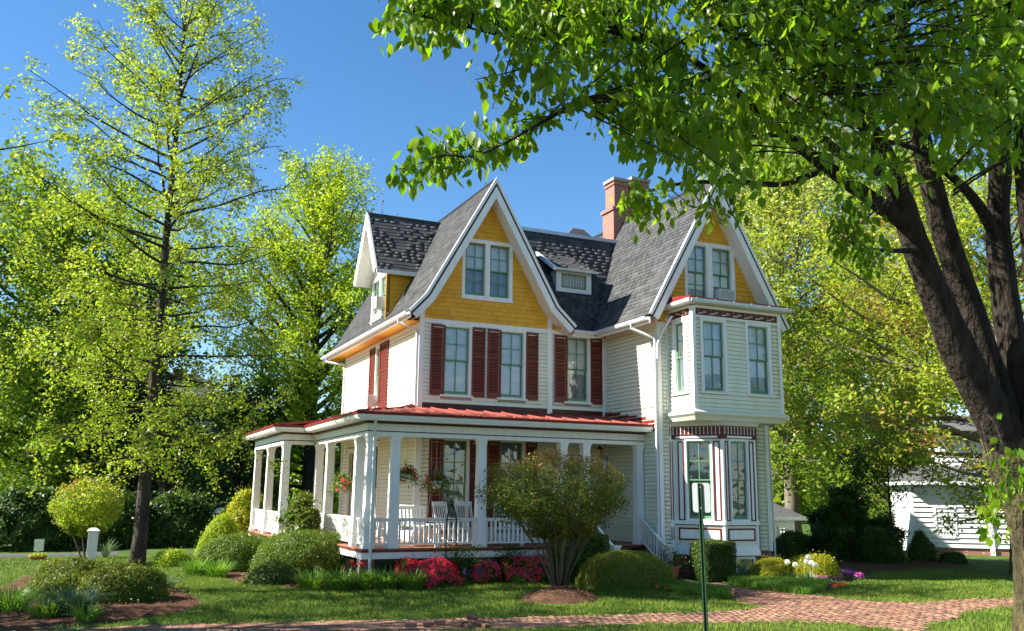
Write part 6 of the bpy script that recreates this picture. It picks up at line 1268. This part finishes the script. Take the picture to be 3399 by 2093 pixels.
for i, (px__, py__, zz, rz, tl, lb) in enumerate(((1108, 1503, .02, .9, .1, 'loose brick on the walk at the left foot of the little heap'), (1130, 1497, .08, .2, .35, 'loose brick leaning on top of the little heap'), (1140, 1503, .02, .1, .0, 'loose brick under the leaning one'), (1152, 1503, .03, 1.3, .2, 'loose brick at the right end of the heap'), (1122, 1508, .01, 2.2, 0., 'broken brick in front of the heap'), (1053, 1501, .025, .15, .05, 'single loose brick left of the heap'), (1025, 1505, .02, .3, 0., 'loose brick lying flat left of the single one'), (985, 1509, .02, .2, 0., 'loose brick at the lower edge, farthest left'), (1165, 1507, .0, .6, .1, 'brick fragment right of the heap'))):
    p = onZ(px__, py__); m = MB(); k = .6 if 'fragment' in lb or 'broken' in lb else 1.; m.box(-.1*k, .1*k, -.05, .05, 0, .06); o = tag(m.build('loose_brick', 'walk_brick', bevel=.006), lb, 'brick', 'loose bricks on the walk'); o.location = (p[0], p[1], G+.02+zz); o.rotation_euler = (tl, tl*.6, rz-.4)
# --- utility pole
p = gd(2068, 46); T = thing('utility_pole', 'weathered grey utility pole standing behind the dark evergreens', 'pole', p); MB().tube([p, (p[0], p[1], 9.5)], [.17, .13], 10).build('shaft', 'pole_wood', T); MB().box(p[0]-1.1, p[0]+1.1, p[1]-.06, p[1]+.06, 8.8, 8.92).build('crossarm', 'pole_wood', T)
for s in (-1, -.5, .5, 1): MB().lathe((p[0]+s, p[1], 8.92), [(.03, 0), (.05, .06), (.02, .14)], 8).build('insulator', 'metal_gray', T)
# --- car
p = onZ(470, 1326); p = gd(552, 38); T = thing('parked_car', 'dark blue-grey car parked behind the cone-shaped shrub', 'car', p); cx_, cy_ = p[0], p[1]; prof = [(-2.1, .35), (-2.15, .75), (-1.9, .95), (-1.0, 1.02), (-.45, 1.48), (1.1, 1.5), (1.75, 1.05), (2.15, .98), (2.2, .4)]
MB().sweep([(cx_+a, cy_-.85, G+z) for a, z in prof], [(cx_+a, cy_+.85, G+z) for a, z in prof]).build('body', 'car_paint', T, bevel=.08)
for y0 in (-.857, .853):
    MB().add([(cx_-.85, cy_+y0, G+1.02), (cx_+.25, cy_+y0, G+1.02), (cx_+.25, cy_+y0, G+1.42), (cx_-.42, cy_+y0, G+1.42)], [(0, 1, 2, 3)]).build('window', 'glass_dark', T); MB().add([(cx_+.33, cy_+y0, G+1.02), (cx_+1.5, cy_+y0, G+1.02), (cx_+1.08, cy_+y0, G+1.42), (cx_+.33, cy_+y0, G+1.42)], [(0, 1, 2, 3)]).build('window', 'glass_dark', T)
for wx in (-1.35, 1.35):
    for wy in (-.82, .82):
        w_ = MB().tube([(cx_+wx, cy_+wy-.1, G+.33), (cx_+wx, cy_+wy+.1, G+.33)], .33, 18).build('wheel', 'rubber', T); MB().tube([(cx_+wx, cy_+wy-.105, G+.33), (cx_+wx, cy_+wy+.105, G+.33)], .2, 12).build('rim', 'metal_gray', w_)
MB().box(cx_-2.17, cx_-2.1, cy_-.8, cy_-.5, G+.65, G+.8).build('headlight', 'trim', T); MB().box(cx_-2.17, cx_-2.1, cy_+.5, cy_+.8, G+.65, G+.8).build('headlight', 'trim', T)
# --- neighbour houses
def simple_window(fr, a0, a1, z0, z1, par, frame='far_white', rows=2, cols=2):
    m = MB(); c = .09
    fr.box(m, a0-c, a0, z0-c, z1+c, 0, .06); fr.box(m, a1, a1+c, z0-c, z1+c, 0, .06); fr.box(m, a0, a1, z1, z1+c, 0, .06); fr.box(m, a0, a1, z0-c, z0, 0, .08)
    for k in range(1, cols): x = a0+(a1-a0)*k/cols; fr.box(m, x-.02, x+.02, z0, z1, .01, .04)
    for k in range(1, rows): z = z0+(z1-z0)*k/rows; fr.box(m, a0, a1, z-.02, z+.02, .012, .042)
    w_ = m.build('window', frame, par); q = MB(); fr.box(q, a0, a1, z0, z1, .002, .008); q.build('pane', 'glass_dark', w_); q = MB(); fr.box(q, a0, a1, z0+(z1-z0)*.0, z1, .0005, .0015); q.build('curtain', 'blind', w_); return w_
def boards(fr, a0, a1, z0, z1, mat, par, step, unitd=.03, holes=()):
    z = z0
    while z < z1-.02:
        h = min(step, z1-z); m = MB(); A_, B_3 = fr.P(a0, z, .0), fr.P(a1, z, 0)
        m.hexa([fr.P(a0, z, 0), fr.P(a1, z, 0), fr.P(a1, z, unitd), fr.P(a0, z, unitd), fr.P(a0, z+h, 0), fr.P(a1, z+h, 0), fr.P(a1, z+h, .004), fr.P(a0, z+h, .004)]); m.build('board', mat, par); z += h
# grey house, left
p = gd(430, 54); gx, gy_ = p[0], p[1]; T = thing('grey_house', 'grey clapboard house with two brick chimneys half hidden behind the oak', 'house', p); ft = Fr((0, gy_), (1, 0), (0, -1)); lf_ = Fr((gx-5, 0), (0, 1), (-1, 0))
w_ = MB().box(gx-5, gx+3.2, gy_+.03, gy_+8, G, 6.9).build('wall', 'grey_siding', T); boards(ft, gx-5, gx+3.2, G, 6.9, 'grey_siding', w_, .22)
MB().add([(gx-5.5, gy_-.5, 6.9), (gx+3.7, gy_-.5, 6.9), (gx+3.7, gy_+8.5, 6.9), (gx-5.5, gy_+8.5, 6.9), (gx-2.5, gy_+3, 9.3), (gx+.7, gy_+3, 9.3), (gx+.7, gy_+5, 9.3), (gx-2.5, gy_+5, 9.3)], HEX).build('roof', 'grey_roof', T); MB().box(gx-5.45, gx+3.65, gy_-.52, gy_-.4, 6.72, 6.92).build('cornice', 'far_white', T)
for xx, zz in ((gx-1.7, 10.3), (gx-.4, 9.3)): c_ = MB().box(xx-.35, xx+.35, gy_+2.3, gy_+2.9, 8, zz).build('chimney', 'far_brick', T); MB().box(xx-.43, xx+.43, gy_+2.22, gy_+2.98, zz, zz+.15).build('chimney_cap', 'far_brick', c_)
for xx in (gx-3.6, gx-1.2, gx+1.4): simple_window(ft, xx, xx+.9, 4.2, 5.9, T)
for xx in (gx-3.6, gx+1.6): simple_window(ft, xx, xx+.9, 1.2, 2.9, T)
pr_ = MB(); pr_.box(gx-1.5, gx+3.4, gy_-2.2, gy_-.04, 3.0, 3.25); prr = pr_.build('porch_roof', 'far_white', T)
for xx in (gx-1.3, gx+.9, gx+3.2): MB().box(xx-.1, xx+.1, gy_-2.1, gy_-1.9, G, 3.0).build('porch_column', 'far_white', T)
rl = MB(); rl.box(gx+.4, gx+3.2, gy_-.62, gy_-.55, 5.9, 5.98); 
for k in range(12): rl.box(gx+.4+.24*k, gx+.46+.24*k, gy_-.61, gy_-.56, 5.2, 5.9)
rl.build('balcony_railing', 'far_white', T)
# white shed
p0 = onD(1852, 1310, 41); e1 = onD(1930, 1310, 41); zt = onD(1890, 1241, 41)[2]; zr = onD(1858, 1170, 43)[2]; sx0, sx1, sy = p0[0]-3.5, e1[0], p0[1]; T = thing('shed', 'small white clapboard shed with a grey roof right of the house', 'shed', ((sx0+sx1)/2, sy, G)); ft = Fr((0, sy), (1, 0), (0, -1))
w_ = MB().box(sx0, sx1, sy+.03, sy+4, G, zt).build('wall', 'far_white', T); boards(ft, sx0, sx1, G, zt, 'far_white', w_, .16, .02)
MB().add([(sx0-.4, sy-.4, zt), (sx1+.45, sy-.4, zt), (sx1+.45, sy+4.4, zt), (sx0-.4, sy+4.4, zt), (sx0, sy+1.9, zr), (sx1-1.5, sy+1.9, zr), (sx1-1.5, sy+2.1, zr), (sx0, sy+2.1, zr)], HEX).build('roof', 'grey_roof', T); MB().box(sx0-.42, sx1+.47, sy-.44, sy-.38, zt-.12, zt+.03).build('fascia', 'far_white', T)
a_, b2 = onY(1868, 1266, sy), onY(1884, 1288, sy); simple_window(ft, a_[0], b2[0], b2[2], a_[2], T, 'trim', 1, 2); m = onY(1912, 1296, sy); MB().box(m[0]-.12, m[0]+.12, sy-.12, sy-.0, m[2]-.25, m[2]+.15).build('meter_box', 'metal_gray', T)
# white house, right: its long side faces left towards the sun
c0 = onD(2195, 1335, 36.5); T = thing('white_house', 'white clapboard house with a gridded window, dappled by the maple', 'house', (c0[0], c0[1], G), world=False); T.rotation_euler = (0, 0, math.radians(-38))
ft = Fr((0, 0), (1, 0), (0, -1)); he = 2.75; WL = 13.
uu = np.array((math.cos(math.radians(-38)), math.sin(math.radians(-38)))); nn2 = np.array((uu[1], -uu[0]))
def wloc(px, py):                                            # view point to (along wall, height)
    d = ray(px, py); t = ((c0[:2]-CAM[:2])@nn2)/(d[:2]@nn2); q = CAM+d*t; return float((q[:2]-c0[:2])@uu), float(q[2]-G)
w_ = MB().box(0.02, WL, .07, 5, 0, he).build('wall', 'far_white', T); boards(ft, 0, WL, .28, he, 'far_white', w_, .2, .055); MB().box(.0, WL, .0, .06, 0, .27).build('foundation', 'far_brick', T)
MB().box(-.3, WL+.3, -.4, 5.3, he, he+.14).build('eave', 'far_white', T); MB().add([(-.3, -.4, he+.141), (WL+.3, -.4, he+.141), (WL+.3, 3, he+.141), (-.3, 3, he+.141), (-.3, 1.2, he+.8), (WL+.3, 1.2, he+.8), (WL+.3, 3, he+.8), (-.3, 3, he+.8)], HEX).build('lower_roof', 'grey_roof', T)
w_ = MB().box(1.5, WL, 1.33, 5, he+.3, he+2).build('upper_wall', 'far_white', T); boards(Fr((0, 1.27), (1, 0), (0, -1)), 1.5, WL, he+.8, he+2, 'far_white', w_, .2, .055)
MB().add([(1.1, .9, he+2), (WL+.4, .9, he+2), (WL+.4, 5.4, he+2), (1.1, 5.4, he+2), (2.5, 3, he+3), (WL+.4, 3, he+3), (WL+.4, 3.3, he+3), (2.5, 3.3, he+3)], HEX).build('roof', 'grey_roof', T)
(a0_, z1_), (a1_, z0_) = wloc(2243, 1218), wloc(2290, 1285); simple_window(ft, a0_, a1_, z0_, z1_, T, 'far_white', 4, 6); xx = wloc(2378, 1300)[0]; MB().box(xx-.09, xx+.09, -.09, -.056, .0, he).build('corner_board', 'far_white', T)
# far brick building
p = gd(2105, 95); T = thing('brick_building', 'distant red brick building with white windows seen between the trees', 'building', p); ft = Fr((0, p[1]), (1, 0), (0, -1)); MB().box(p[0]-5, p[0]+6, p[1], p[1]+8, G, 7.5).build('wall', 'far_brick', T); MB().box(p[0]-5.3, p[0]+6.3, p[1]-.3, p[1]+8, 7.5, 7.9).build('cornice', 'far_white', T)
for xx in (-3.5, -1, 1.5, 4):
    for zz in (1, 4.4): simple_window(ft, p[0]+xx, p[0]+xx+1.1, zz, zz+1.9, T)
# street tree just outside the left edge; its spray of leaves enters the picture and its shade falls on the left bed
tree('street_tree', 'leafy branches of a street tree entering at the left edge of the picture', 'tree', gz(-14.6, -6.0), 10.5, .25, lambda t: 4.3*min(1, max(.3, (t-.15)*5))*max(.3, 1-max(0, t-.6)**1.3*1.8), 40, 'leaf_oak', 17000, .13, 'bark_oak', t0=.25, elev=lambda t: .0+.9*t, clump=.18, sub=8, twig=4, droop=.1)
for o in bpy.data.objects:
    if '_w' in o.keys(): del o['_w']
